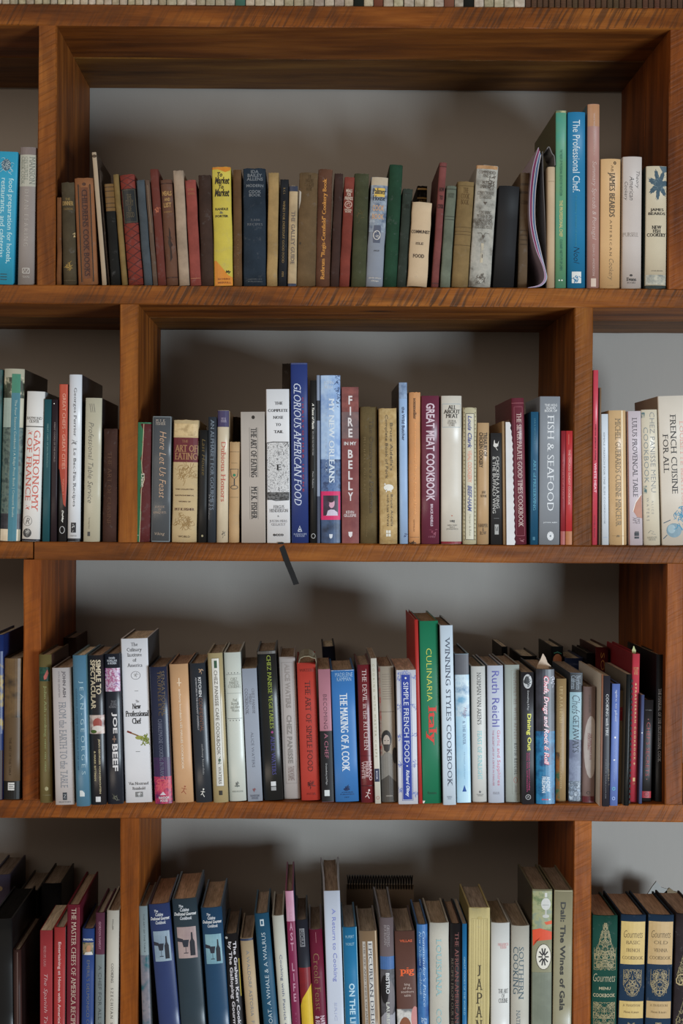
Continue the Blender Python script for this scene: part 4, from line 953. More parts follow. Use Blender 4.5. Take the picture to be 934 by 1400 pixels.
bk(2, 633, 652, 633, 652.5, 557, (178, 168, 134), 'cream book with dotted border framing blue and red lettering', [
  ('R', .2, .8, .045, .965, (192, 186, 166)), ('F', .2, .8, .045, .965, .8, (50, 46, 42)), T('Louis Clark', 'bi', 'D', .34, .64, .06, .30, (80, 86, 130)), T('VEAL COOKERY', 'b', 'D', .34, .64, .315, .55, (206, 150, 130)), T('BEEF-HAM', 'bi', 'D', .34, .64, .57, .76, (80, 86, 130)), T('Harper & Row', 'a', 'D', .4, .6, .78, .94, (150, 146, 130))] + dots, kind='worn', mot=.08)
bk(2, 652.5, 669, 653, 669.5, 578, (176, 142, 100), 'tan book with small black capitals, left of the black poultry book', [
  T('TREASURY OF\nCHICKEN COOKERY', 'b', 'D', .14, .82, .08, .37, (52, 44, 36)), T('JANE\nNOVAK', 's', 'H', .26, .8, .56, .62, (60, 50, 40)), T('HARPER\n&\nROW', 's', 'H', .1, .9, .83, .92, (60, 50, 40))], kind='gloss', rb=.003)
bk(2, 671, 687, 671, 686, 592, (36, 34, 34), 'black paperback with a white hen emblem at its head', [
  ('E', .44, .11, .2, .018, (196, 192, 186)), ('G', [(.26, .11), (.3, .07), (.36, .06), (.4, .1)], (196, 192, 186)), ('G', [(.6, .1), (.74, .07), (.66, .125)], (196, 192, 186)), ('L', [(.46, .13), (.62, .155)], .9, (196, 192, 186)),
  T('CHICKEN A LA KING\n& THE BUFFALO WING', 'a', 'D', .16, .76, .21, .72, (188, 184, 178)), ('L', [(.26, .765), (.74, .765)], .5, (120, 120, 120)), ('R', .34, .7, .82, .91, (150, 148, 144)), ('L', [(.42, .84), (.46, .88), (.52, .85), (.58, .88), (.62, .84)], 1, (40, 40, 40))], hard=False, kind='matte')
bk(2, 688, 692.5, 686.5, 690.5, 576, (150, 120, 84), 'thin tan booklet beside the torn white paper bundle', hard=False, kind='matte')
sp_, spw, sph = bk(2, 704, 720, 698, 718, 544, (98, 34, 48), 'thick wine red book with a cream panel on its cover side', [
  ('F', .2, .84, .06, .94, .5, (150, 86, 96)), T('THE SILVER PALATE GOOD TIMES COOKBOOK', 's', 'D', .38, .74, .10, .88, (200, 176, 168)), ('K', .55, .97, .2, .01, 3, 8, .8, (150, 90, 96)), ('L', [(0, .035), (1, .035)], .6, (160, 100, 106))], kind='gloss', rb=.003, dep=.2)
cover_panel(sp_, spw, sph, .2, .03, .17, sph * .25, sph * .86, (150, 128, 110))
# the bundle with the torn white edge
GAIN = 1.45
rnd = random.Random(8)
tx0, tz0 = P(693, 742); tx1, tz1 = P(691.5, 577)
root = empty('paper_bundle', (tx0, .0, SHELF[2]), (0, 0, 0), 'bundle of bright white paper with a ragged deckled right edge', 'papers', 'papers and folders on the shelves')
V = []; F = []; n = 40; hz = tz1 - SHELF[2]
for k in range(n + 1):
    z = hz * k / n; xl = (tx1 - tx0) * k / n; jg = (.0014 if k % 2 else 0) + rnd.uniform(0, .0006)
    xr = xl + .0126 - .003 * max(0, (k - n * .85) / (n * .15)) + jg - .0035 * (k / n)
    V += [(xl, 0, z), (xr, 0, z), (xr, .17, z), (xl, .17, z)]
    if k: q = 4 * (k - 1); F += [(q, q + 1, q + 5, q + 4), (q + 1, q + 2, q + 6, q + 5), (q + 2, q + 3, q + 7, q + 6), (q + 3, q, q + 4, q + 7)]
F += [(3, 2, 1, 0), (4 * n, 4 * n + 1, 4 * n + 2, 4 * n + 3)]
mesh_obj('paper_stack', V, F, mat_plain('white_paper', (214, 212, 212), .7), root)
GAIN = 1.0
bk(2, 725.5, 735.5, 725.5, 737, 563, (14, 74, 104), 'petrol blue narrow book left of the grey fish book', [
  T('LISA & NICHOLSON', 'a', 'D', .42, .62, .05, .24, (70, 120, 140)), T('ART of PRESERVING', 's', 'D', .34, .68, .36, .74, (90, 156, 176)), ('R', .3, .6, .94, .965, (50, 100, 120))], hard=False)
bk(2, 737, 765.5, 737.5, 767, 542, (122, 126, 132), 'thick grey book with large white capitals and a round white emblem', [
  T('THE HOG\nISLAND\nBOOK OF', 'b', 'H', .24, .84, .05, .105, (196, 198, 200)), T('FISH & SEAFOOD', 's', 'D', .38, .70, .125, .77, (206, 208, 210)), T('JOHN ASH', 'b', 'H', .2, .86, .845, .855, (196, 198, 200)),
  ('E', .55, .94, .16, .03, (206, 206, 206)), ('E', .55, .94, .05, .009, (122, 126, 132)), *[('L', [(.55 + .08 * math.cos(a * .628), .94 + .015 * math.sin(a * .628)), (.55 + .18 * math.cos(a * .628), .94 + .034 * math.sin(a * .628))], .6, (150, 152, 156)) for a in range(10)]], side=(126, 138, 150), mot=.03, dep=.15, rb=.001)
bk(2, 766.5, 773, 767.5, 774, 589, (130, 24, 34), 'thin dark red book with pale foot, right of the grey fish book', [('R', 0, 1, .88, 1, (150, 80, 74)), T('THE WINES OF ITALY', 'a', 'D', .3, .6, .2, .6, (180, 90, 90))], hard=False)
bk(2, 773.5, 782.5, 774, 783.5, 589, (172, 34, 36), 'thin bright red book with tan foot against the right upright', [
  ('R', 0, 1, .88, 1, (160, 100, 60)), ('L', [(.4, .03), (.4, .12)], .5, (200, 130, 110)), T('THE CHICAGO SUNDAY COOKBOOK', 'b', 'D', .34, .66, .165, .65, (200, 140, 130))], hard=False)
# ---- right cell
bk(2, 809.5, 817, 811.5, 818.5, 506, (186, 54, 72), 'tall thin rose red book with black and white lettering, right of the upright', [
  T('marco pierre white', 'b', 'D', .36, .68, .31, .515, (96, 20, 34)), T('WHITE HEAT', 'b', 'D', .26, .74, .53, .70, (224, 170, 180)), T('MITCHELL BEAZLEY', 'a', 'D', .36, .6, .83, .96, (110, 26, 40))], kind='gloss', rb=.0005, dep=.22)
bk(2, 818, 821.5, 819, 822.5, 530, (112, 84, 58), 'very thin brown book beside the rose red one', [('R', 0, .4, .0, 1, (40, 34, 30))], hard=False)
bk(2, 823.5, 832.5, 822, 832, 566, (190, 196, 202), 'thin bluish white book with faint grey print', [
  T('SIMPLE FRENCH FOR THE SLIM COOKBOOK', 's', 'D', .3, .5, .14, .84, (140, 146, 152)), ('L', [(.2, .94), (.8, .94)], .5, (120, 140, 170))], hard=False, mot=.02)
bk(2, 833.5, 858.5, 832.5, 856.5, 561, (190, 154, 106), 'glossy tan book with grey Roman title, right cell of second shelf', [
  ('R', .72, .8, 0, 1, (214, 196, 166)), T('MICHEL GUERARDS CUISINE MINCEUR', 's', 'D', .36, .66, .06, .86, (110, 96, 76)), T('m', 'bi', 'H', .38, .56, .925, .94, (90, 76, 56)), ('L', [(.15, .93), (.85, .932)], .5, (140, 112, 76))], kind='gloss', rb=.004)
bk(2, 860, 880, 858, 876.5, 562, (184, 170, 174), 'pale lilac grey book with dark capitals and a brown blot', [
  T('LULUS PROVENCAL TABLE', 's', 'D', .34, .68, .05, .64, (64, 58, 64)), ('G', [(.3, .74), (.55, .68), (.95, .62), (.98, .8), (.6, .79)], (166, 116, 96)), ('L', [(.3, .75), (.5, .68), (.94, .62)], 1.0, (226, 214, 204)), T('1992\nAPT', 's', 'D', .3, .8, .79, .84, (110, 100, 104)),
  ('R', .38, .72, .905, .93, BK), ('R', .38, .72, .935, .95, BK), ('E', .46, .9, .04, .005, BK), ('E', .56, .9, .04, .005, BK), ('E', .66, .9, .04, .005, BK), ('R', 0, .06, 0, 1, (150, 110, 104))], rb=.001, mot=.03)
bk(2, 880.5, 904.5, 877, 899, 560, (196, 184, 160), 'cream book with grey hand-drawn capitals in two columns', [
  ('P', .02, .22, .02, .06, ((40, 90, 100), (196, 184, 160)), 200), ('P', .04, .24, .56, .62, ((40, 90, 100), (196, 184, 160)), 200),
  T('CHEZ PANISSE MENU', 'n', 'D', .50, .80, .02, .61, (120, 122, 124)), T('COOKBOOK', 'n', 'D', .12, .38, .13, .54, (120, 132, 136)), T('ALICE', 'n+', 'D', .5, .62, .67, .77, (140, 140, 138)), T('WATERS', 'n+', 'D', .2, .34, .65, .82, (140, 140, 138)),
  ('L', [(.25, .91), (.4, .89), (.6, .9), (.45, .915), (.7, .92)], .7, (110, 106, 98)), T('RANDOM\nHOUSE', 's', 'H', .2, .78, .935, .965, (140, 134, 120))], kind='gloss', rb=.003, mot=.03)
bk(2, 905.5, 950, 899.5, 943, 541, (196, 184, 168), 'thick ivory book with large black capitals and a blue beet drawing, at the right edge', [
  T('FRENCH CUISINE', 's', 'D', .36, .54, .125, .655, (44, 42, 42)), T('FOR ALL', 's', 'D', .12, .28, .255, .515, (44, 42, 42)), T('LOUISETTE BERTHOLLE', 's', 'D', .66, .78, .17, .8, (206, 158, 146)),
  ('E', .38, .9, .24, .048, (110, 132, 142)), ('E', .3, .89, .12, .03, (140, 158, 164)), ('L', [(.04, .955), (.16, .93)], 1.2, (70, 90, 104)), ('L', [(.06, .85), (.28, .83)], 1.2, (70, 90, 104)), ('K', .62, .82, .34, .08, 5, 30, 1.3, (50, 120, 150)), ('K', .8, .78, .3, .05, 6, 20, 1.2, (60, 130, 160))], side=(150, 134, 116), rb=.003, mot=.04, dep=.165)

# ================================================================ third visible shelf
ER = (176, 160, 136)
bk(3, -14, 3, -12, 4.5, 868, (24, 52, 120), 'royal blue book with coloured flecks at the left frame edge', [('P', 0, 1, .1, .6, ((24, 52, 120), (24, 52, 120), (190, 160, 60), (150, 50, 40)), 30), ('R', 0, 1, .7, 1, (60, 30, 30))], b=1094, gain=.6)
bk(3, 3, 27, 5, 29, 900, (92, 70, 44), 'bronze brown book with blurred dark shapes and a white grid mark on a black foot', [
  ('P', 0, 1, 0, .42, ((34, 28, 24), (104, 80, 50), (84, 62, 38)), 16), ('R', 0, 1, .87, 1, (28, 26, 24)), T('THE ART OF THE TABLE', 's', 'D', .36, .48, .56, .83, (60, 44, 28)),
  ('R', .3, .68, .88, .935, (206, 204, 200)), ('R', .36, .68, .893, .897, BK), ('R', .36, .62, .906, .910, BK), ('R', .36, .68, .919, .923, BK)], gain=1, side=(20, 18, 18))
bk(3, 2, 30, 3, 31, 868, (34, 20, 18), 'very dark red brown book recessed behind the bronze brown one', r=.20, dep=.14, kind='cloth')
bk(3, 54, 71.5, 52, 70, 895, (106, 92, 48), 'olive green book with a small leaf picture, beside the left upright', [
  ('P', .05, .9, .085, .18, ((30, 74, 62), (24, 56, 50), (40, 90, 70)), 90), ('G', [(.4, .15), (.7, .1), (.8, .125), (.62, .165), (.44, .17)], (176, 96, 90)), T('John Ash cooking one on one', 's', 'D', .36, .62, .21, .79, (146, 152, 106)), ('E', .56, .905, .14, .014, (160, 152, 116)), T('CLARKSON', 's', 'H', .25, .9, .945, .952, (150, 140, 104))], side=(70, 40, 32), page=ER, b=1098)
bk(3, 74.5, 103, 71, 97, 913, (184, 176, 174), 'white grey book with grey blue Roman title, near left end of third shelf', [
  T('JOHN ASH', 'b', 'D', .50, .70, .025, .215, (96, 92, 96)), T('WITH SID GOLDSTEIN', 'a', 'D', .32, .40, .025, .215, (130, 126, 130)), T('FROM the EARTH TO the TABLE', 's', 'D', .32, .68, .25, .875, (128, 132, 140)), ('R', .4, .62, .91, .965, (60, 64, 70)), ('L', [(.46, .925), (.56, .925), (.46, .95), (.56, .95)], .9, (180, 180, 180)), T('DUTTON', 'b', 'H', .2, .8, .975, .983, (90, 90, 94))], rb=.002, mot=.04, page=(130, 104, 84), b=1101, side=(110, 86, 70))
bk(3, 104.5, 122, 97.5, 118, 896, (72, 120, 146), 'steel blue book with pale spaced capitals', [
  T('JEAN-GEORGES', 'n+', 'D', .42, .76, .17, .79, (170, 196, 204)), T('COOKING AT HOME WITH A FOUR STAR CHEF', 'a', 'D', .2, .3, .22, .76, (50, 84, 110)), ('R', .3, .66, .895, .935, (200, 206, 206)), ('G', [(.5, .895), (.66, .895), (.66, .912)], (90, 130, 150))], kind='gloss', b=1103, side=(90, 130, 136), rb=.003)
bk(3, 123.5, 145.5, 119.5, 140.5, 896, (34, 32, 36), 'black book with gold white capitals and a round cake picture band', [
  T('SIMPLE TO\nSPECTACULAR', 'b', 'D', .16, .84, .03, .36, (190, 176, 150)), ('P', 0, 1, .40, .525, ((96, 70, 66), (200, 180, 170), (130, 90, 86)), 34), ('E', .56, .455, .3, .035, (150, 74, 66)), ('E', .56, .49, .36, .02, (206, 196, 188)), ('E', .3, .51, .2, .012, (70, 90, 40)),
  T('JEAN-GEORGES VONGERICHTEN', 'b', 'D', .56, .7, .56, .925, (180, 166, 130)), T('& MARK BITTMAN', 'b', 'D', .28, .4, .64, .84, (180, 166, 130)), ('R', .34, .66, .945, .98, (206, 206, 206))], kind='gloss', b=1101, page=(120, 94, 76))
bk(3, 146.5, 168.5, 141.5, 164, 894, (30, 34, 44), 'black navy book with purple and white flower square and bold white capitals', [
  T('DAVID\nMcMILLAN\n& MORIN', 'b', 'H', .2, .8, .02, .07, (170, 176, 186)), ('P', .04, .98, .095, .25, ((200, 190, 206), (150, 60, 110), (196, 180, 200), (120, 50, 120)), 110),
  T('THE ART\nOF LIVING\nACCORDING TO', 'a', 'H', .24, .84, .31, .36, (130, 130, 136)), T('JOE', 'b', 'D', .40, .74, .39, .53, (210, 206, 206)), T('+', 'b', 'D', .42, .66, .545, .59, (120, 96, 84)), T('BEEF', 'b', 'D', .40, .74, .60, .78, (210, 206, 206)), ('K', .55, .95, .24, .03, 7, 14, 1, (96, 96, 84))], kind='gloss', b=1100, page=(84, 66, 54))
bk(3, 171, 209, 164.5, 202, 873, (214, 214, 218), 'big white book with black lettering and a small vegetable picture', [
  T('The\nCulinary\nInstitute\nof\nAmerica', 's', 'H', .22, .78, .025, .18, (50, 50, 54)), ('O', .52, .225, .17, .024, .8, (120, 120, 124)), ('K', .52, .225, .14, .018, 5, 10, .6, (150, 150, 150)), ('L', [(.46, .32), (.6, .32)], .6, (90, 90, 90)),
  T('The', 's', 'H', .48, .62, .375, .39, (60, 60, 60)), T('New', 'S', 'H', .36, .68, .397, .43, (34, 34, 38)), T('Professional', 'S', 'H', .1, .97, .44, .475, (34, 34, 38)), T('Chef', 'S', 'H', .34, .68, .485, .52, (34, 34, 38)),
  ('L', [(.14, .565), (.5, .59), (.75, .61)], 2.2, (130, 96, 60)), ('L', [(.14, .565), (.3, .575)], 3, (120, 50, 40)), ('K', .78, .62, .2, .03, 5, 30, 1.6, (120, 130, 50)), ('E', .6, .605, .16, .012, (150, 150, 76)), ('L', [(.44, .69), (.6, .69)], .6, (90, 90, 90)),
  T('Van Nostrand', 's', 'H', .14, .88, .875, .892, (60, 60, 64)), T('Reinhold', 's', 'H', .28, .76, .905, .922, (60, 60, 64)), ('R', .38, .66, .935, .966, (120, 120, 120)), ('K', .52, .95, .12, .012, 5, 12, .8, (210, 210, 210))], side=(46, 46, 48), b=1098, mot=.02, dep=.175, page=(190, 180, 160), rb=.001)
bk(3, 211.5, 236, 203.5, 228, 912, (36, 42, 66), 'midnight blue book fading into pink red blossoms at its foot', [
  ('P', 0, 1, .66, .82, ((40, 36, 66), (60, 36, 76), (44, 40, 70)), 40), ('P', 0, 1, .80, 1, ((120, 26, 60), (186, 60, 90), (150, 40, 80), (90, 30, 80)), 80), ('K', .55, .86, .4, .05, 6, 34, 2.2, (196, 84, 96)),
  T('SENSATIONAL\nTRUFFLES ETC', 'n', 'D', .44, .84, .03, .36, (112, 92, 56)), T('CHARLEMAGNE COOKING IN FRANCE', 's', 'D', .38, .6, .38, .82, (112, 116, 134)), ('G', [(.3, .935), (.5, .91), (.66, .935)], (200, 190, 196)), T('RANDOM\nHOUSE', 'b', 'H', .24, .82, .945, .985, (206, 196, 200))], kind='gloss', b=1100, page=(140, 112, 90), rb=.003, side=(96, 80, 70))
bk(3, 238.5, 265, 230.5, 257, 908, (198, 152, 106), 'tan orange book with white lowercase title and a running figure mark', [
  ('L', [(.5, .1), (.5, .16)], 1.4, (226, 206, 180)), ('L', [(.38, .135), (.62, .135)], 1.2, (226, 206, 180)), T("anthony bourdain's LES HALLES COOKBOOK", 'b', 'D', .42, .58, .18, .76, (220, 200, 176)),
  ('E', .58, .885, .05, .006, (150, 84, 60)), ('L', [(.56, .895), (.5, .915), (.38, .93)], 1.2, (150, 84, 60)), ('L', [(.5, .915), (.62, .94)], 1.1, (150, 84, 60)), ('L', [(.4, .895), (.66, .905)], .9, (150, 84, 60))], b=1098, rb=.003, mot=.05, page=(126, 80, 52), side=(110, 60, 40))
bk(3, 267.5, 290, 258, 280.5, 907, (40, 46, 54), 'charcoal book with white and rust title and a small running figure', [
  T('KITCHEN', 'b', 'D', .52, .70, .10, .24, (196, 196, 196)), T('CONFIDENTIAL', 'n', 'D', .50, .72, .25, .49, (130, 84, 60)), T('ADVENTURES IN THE CULINARY UNDERBELLY', 'b', 'D', .34, .44, .10, .48, (160, 160, 164)), T('anthony bourdain', 's', 'D', .50, .64, .58, .80, (150, 150, 150)),
  ('K', .7, .06, .2, .04, 5, 8, 1.4, (150, 120, 90)), ('E', .52, .905, .05, .006, WH), ('L', [(.5, .915), (.44, .935), (.34, .945)], 1.1, WH), ('L', [(.44, .935), (.56, .96)], 1, WH), ('L', [(.34, .92), (.6, .925)], .8, WH)], b=1098, kind='gloss', rb=.003, page=(120, 90, 66))
bk(3, 291.5, 312.5, 283, 304, 893, (168, 150, 104), 'olive tan book with a white title panel running down its spine', [
  ('R', .26, .76, .035, .89, (206, 204, 196)), ('F', .26, .76, .035, .89, .6, (100, 90, 60)), ('R', .42, .62, .05, .10, (50, 80, 60)), T('CHEZ PANISSE CAFE COOKBOOK', 'a', 'D', .40, .62, .115, .68, (96, 90, 80)), ('K', .52, .72, .12, .026, 5, 16, 1, (50, 80, 60)), T('WATERS', 'a', 'D', .42, .62, .76, .875, (96, 90, 80)), ('R', .4, .64, .92, .95, (50, 46, 40))], b=1098, kind='gloss', page=(110, 100, 88), side=(120, 112, 84))
tri = [('G', [(.2 + .18 * i, a), (.28 + .18 * i, a), (.24 + .18 * i, a + .008)], (80, 84, 80)) for i in range(4) for a in (.135, .455)]
bk(3, 313.5, 337, 305, 329.5, 892, (196, 200, 190), 'pale mint white book with small centred grey title between dotted rules', tri + [
  ('L', [(.1, .148), (.95, .148)], .6, (110, 112, 108)), T('CHEZ\nPANISSE\nCOOKING', 's', 'H', .2, .9, .17, .24, (150, 154, 146)), ('L', [(.1, .275), (.95, .275)], .5, (140, 144, 138)), T('Paul\nBertolli\nand Alice\nWaters', 's', 'H', .3, .84, .31, .40, (150, 154, 146)), ('L', [(.1, .445), (.95, .445)], .6, (110, 112, 108)),
  ('K', .5, .885, .14, .018, 5, 12, .8, (96, 100, 96)), ('R', .36, .64, .895, .902, (96, 100, 96)), T('RANDOM HOUSE', 's', 'H', .2, .84, .93, .94, (130, 134, 128))], b=1096, kind='gloss', rb=.003, side=(66, 72, 70), page=(120, 108, 92), mot=.03)
bk(3, 338.5, 359.5, 330.5, 350.5, 914, (146, 154, 168), 'pale blue grey paperback with two column grey capitals', [
  T('CHEZ PANISSE', 's', 'D', .62, .78, .15, .34, (110, 112, 122)), T('MENU', 's', 'D', .42, .56, .19, .27, (110, 112, 122)), T('COOKBOOK', 's', 'D', .14, .34, .15, .345, (110, 112, 122)), T('ALICE WATERS', 'n', 'D', .42, .60, .48, .745, (104, 108, 120)), ('K', .46, .915, .16, .012, 5, 12, .9, (130, 70, 70)), T('RANDOM\nHOUSE', 'b', 'H', .2, .8, .95, .985, (100, 104, 116))], b=1096, hard=False, page=(130, 116, 96), mot=.03)
bk(3, 361, 387.5, 350.5, 377.5, 890, (26, 28, 28), 'thick black book with yellow green and violet capitals', [
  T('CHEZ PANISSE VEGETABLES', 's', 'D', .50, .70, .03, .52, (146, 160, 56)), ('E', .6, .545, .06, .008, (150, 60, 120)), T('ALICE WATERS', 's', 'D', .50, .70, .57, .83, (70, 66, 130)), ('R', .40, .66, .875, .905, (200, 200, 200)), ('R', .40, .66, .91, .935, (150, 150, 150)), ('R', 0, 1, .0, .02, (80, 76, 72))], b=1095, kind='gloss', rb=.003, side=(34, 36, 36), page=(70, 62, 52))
bk(3, 388.5, 411, 380.5, 404, 898, (170, 162, 158), 'pale grey book with outlined capitals in a long frame', [
  ('F', .16, .80, .04, .89, .5, (120, 112, 108)), T('ALICE WATERS', 'b', 'D', .34, .64, .05, .36, (140, 132, 128)), T('CHEZ PANISSE', 'b', 'D', .34, .64, .41, .75, (130, 124, 120)), T('THOMAS MCNAMEE', 'a', 'D', .3, .7, .77, .87, (130, 110, 106))], b=1093, kind='jacket', rb=.002, mot=.05, page=(96, 78, 62))
bk(3, 412, 438, 405, 432, 906, (176, 48, 32), 'red orange book with dark capitals and a folded note tucked in its head', [
  T('WATERS', 's', 'H', .12, .88, .045, .065, (90, 26, 20)), T('THE ART OF SIMPLE FOOD', 's', 'D', .40, .68, .13, .79, (70, 24, 20)), ('K', .55, .885, .18, .022, 6, 24, 1.2, (76, 24, 20)), T('POTTER', 's', 'H', .3, .78, .945, .96, (90, 26, 20))], b=1095, kind='matte', rb=.002, page=(150, 120, 90))
bk(3, 440.5, 456.5, 434, 452, 915, (170, 110, 124), 'pink book turning black in its lower half, with small white mark', [
  ('R', 0, 1, .465, 1, (26, 24, 26)), T('BECOMING', 'n', 'D', .36, .66, .19, .45, (90, 60, 70)), T('A CHEF', 'n', 'D', .36, .66, .485, .67, (180, 110, 130)), T('Dornenburg and Page', 's', 'D', .36, .52, .71, .87, (190, 190, 190)), ('R', .24, .66, .91, .955, (200, 204, 204))], b=1097, hard=False, page=(140, 120, 96), rb=.001)
bk(3, 458, 491.5, 452, 484.5, 916, (44, 112, 178), 'thick bright blue book with heavy white condensed title', [
  T('MADELEINE\nKAMMAN', 'n', 'H', .18, .92, .02, .085, (160, 190, 214)), T('THE MAKING OF A COOK', 'S', 'D', .34, .66, .175, .77, (206, 214, 222)), ('K', .52, .895, .14, .018, 5, 16, 1.2, (20, 40, 80)), ('E', .5, .905, .14, .01, (20, 40, 80)), T('ATHENEUM', 'b', 'H', .28, .76, .925, .932, (30, 60, 104)), T('PUBLISHERS', 'b', 'H', .22, .82, .94, .947, (30, 60, 104)), T('1997', 'b', 'H', .4, .6, .962, .97, (30, 60, 104)), ('P', 0, 1, 0, .006, ((60, 120, 180), (200, 200, 200)), 200)], b=1097, kind='jacket', rb=.002, page=(140, 118, 96), mot=.03, side=(30, 70, 120))
bk(3, 494, 513, 488, 507, 909, (108, 26, 34), 'dark red book with white capitals and a small figure at its foot', [
  T('THE DEVIL in the KITCHEN', 's', 'D', .34, .66, .03, .62, (196, 176, 172)), ('L', [(0, .66), (1, .66)], .5, (50, 14, 18)), T('MARCO\nPIERRE\nWHITE', 'b', 'D', .1, .86, .70, .84, (190, 160, 160)), ('E', .6, .91, .07, .008, (200, 180, 176)), ('L', [(.56, .92), (.46, .945), (.3, .96)], 1.2, (200, 180, 176)), ('L', [(.46, .945), (.6, .97)], 1.1, (200, 180, 176)), ('L', [(.36, .925), (.7, .935)], .9, (200, 180, 176)), ('R', 0, 1, .875, .88, (60, 16, 20))], b=1098, kind='gloss', page=(130, 110, 96), side=(90, 84, 84))
bk(3, 512.5, 521, 506, 515, 900, (196, 190, 176), 'thin cream paperback with spaced olive capitals', [
  T('COOKING WITH MASTER CHEFS', 'n+', 'D', .3, .6, .04, .68, (150, 146, 110)), ('R', .06, .9, .76, .85, (40, 44, 70)), T('BOOK', 'b', 'D', .3, .6, .775, .835, (180, 180, 190)), ('O', .5, .96, .25, .01, .6, (150, 80, 70))], b=1099, hard=False, kind='jacket', rb=.0003, side=(126, 122, 120), page=(120, 110, 100))
bk(3, 521.5, 544, 516.5, 538.5, 911, (156, 142, 124), 'taupe book with a black and white photograph of a dark haired bearded person', [
  ('P', 0, .14, 0, .9, ((156, 70, 60), (150, 130, 116), (120, 60, 50)), 60), *[('L', [(.25, .06 + .018 * i), (.85, .06 + .018 * i)], .4, (96, 84, 76)) for i in range(11)], ('L', [(.05, .335), (.95, .335)], .6, (70, 50, 40)),
  ('P', 0, 1, .66, 1, ((110, 104, 98), (140, 134, 126), (80, 76, 72)), 30), ('E', .42, .535, .32, .065, (40, 36, 34)), ('E', .42, .555, .22, .05, (170, 156, 144)), ('G', [(.2, .575), (.64, .575), (.58, .62), (.42, .635), (.26, .62)], (56, 50, 46)), ('R', .3, .54, .583, .59, (200, 190, 180)), ('R', .28, .36, .545, .55, (40, 34, 32)), ('R', .48, .56, .545, .55, (40, 34, 32)),
  ('G', [(.02, .69), (.3, .635), (.56, .635), (.98, .68), (1, 1), (0, 1)], (126, 120, 112)), ('E', .92, .66, .16, .06, (50, 46, 44)), ('G', [(.0, .84), (.5, .8), (1, .86), (1, 1), (0, 1)], (76, 70, 64)), T('HARPER', 'a', 'H', .3, .7, .95, .96, (180, 170, 160))], b=1097, kind='jacket', rb=.003, page=(150, 128, 104), side=(120, 80, 60))
fl = [('K', .1, .03 + .07 * i, .12, .02, 30 + i, 8, .8, (110, 120, 176)) for i in range(1)]
for i, (uu, vv) in enumerate(((.12, .07), (.5, .02), (.92, .05), (.92, .27), (.9, .48), (.88, .70), (.1, .9), (.14, .5), (.9, .92), (.12, .28), (.12, .7))):
    fl.append(('K', uu, vv, .16, .022, 50 + i, 12, .8, (112, 124, 180)))
bk(3, 546, 571, 540.5, 570, 916, (196, 196, 204), 'white book with a blue title strip and scattered blue sprigs', fl + [
  ('R', .24, .70, .035, .965, (30, 52, 140)), ('F', .2, .75, .028, .972, .5, (60, 80, 150)), ('E', .47, .06, .05, .007, WH), T('SIMPLE FRENCH FOOD', 'a', 'D', .34, .60, .09, .69, (206, 210, 220)), ('E', .47, .715, .04, .005, WH), T('Richard Olney', 'bi', 'D', .36, .58, .745, .945, (206, 210, 220))], b=1100, hard=False, rb=.001, page=(190, 168, 150), mot=.02)
bk(3, 573, 577.5, 566, 572, 847, (170, 34, 26), 'tall thin red book leaning against the tall green one', [], b=1099, dep=.2, side=(170, 40, 32), rb=.0004)
bk(3, 577.5, 604, 572.5, 599.5, 849, (0, 116, 78), 'tall green book with yellow capitals and a large red word', [
  T('CULINARIA', 'n', 'D', .34, .62, .15, .44, (206, 204, 84)), T('Italy', 'S', 'D', .26, .82, .465, .68, (206, 58, 46)), T('Konemann', 's', 'H', .28, .76, .935, .948, (30, 70, 50)), ('G', [(0, .985), (.14, .985), (.08, 1), (0, 1)], WH)], b=1099, dep=.205, side=(150, 120, 60), page=(120, 96, 60), rb=.001, mot=.03, gain=.95)
bk(3, 606, 624, 601, 619.5, 855, (190, 204, 216), 'tall narrow ice white book with large dark blue capitals', [
  T('WINNING STYLES COOKBOOK', 's', 'D', .38, .74, .065, .895, (56, 64, 82)), T('WINNING\nSTYLES', 'a', 'H', .3, .7, .95, .97, (130, 140, 154))], b=1101, dep=.2, side=(50, 50, 54), page=(110, 96, 80), rb=.001, mot=.03)
bk(3, 624.5, 644.5, 621, 641.5, 894, (150, 186, 206), 'narrow pale blue book with cloudy picture, grey head and blue triangle', [
  ('R', 0, 1, 0, .14, (84, 84, 90)), ('P', 0, 1, .14, .42, ((66, 116, 156), (190, 206, 214), (110, 160, 190)), 26), ('P', 0, 1, .42, 1, ((150, 190, 212), (176, 206, 220)), 20), T('Hugo', 'c', 'D', .5, .8, .36, .43, (130, 70, 100)), T('& THE RIVER', 's', 'D', .5, .68, .45, .61, (100, 120, 150)), T('William Johnson', 'c', 'D', .5, .64, .66, .84, (120, 150, 176)), ('G', [(.4, .925), (.7, .925), (.55, .88)], (20, 70, 140))], b=1098, kind='jacket', rb=.001, side=(90, 100, 104), page=(84, 76, 72))
bk(3, 645.5, 667, 644, 664, 911, (196, 194, 188), 'ivory white book with black then turquoise capitals', [
  T("NORMAN VAN AKEN'S", 's', 'D', .40, .68, .045, .43, (74, 74, 74)), T('FEAST OF SUNLIGHT', 's', 'D', .40, .68, .475, .835, (120, 186, 190)), ('E', .52, .925, .08, .008, (90, 90, 90)), T('RANDOM\nHOUSE', 's', 'H', .3, .76, .94, .958, (140, 140, 136))], b=1097, rb=.003, side=(80, 120, 122), page=(140, 126, 104), mot=.03, kind='jacket')
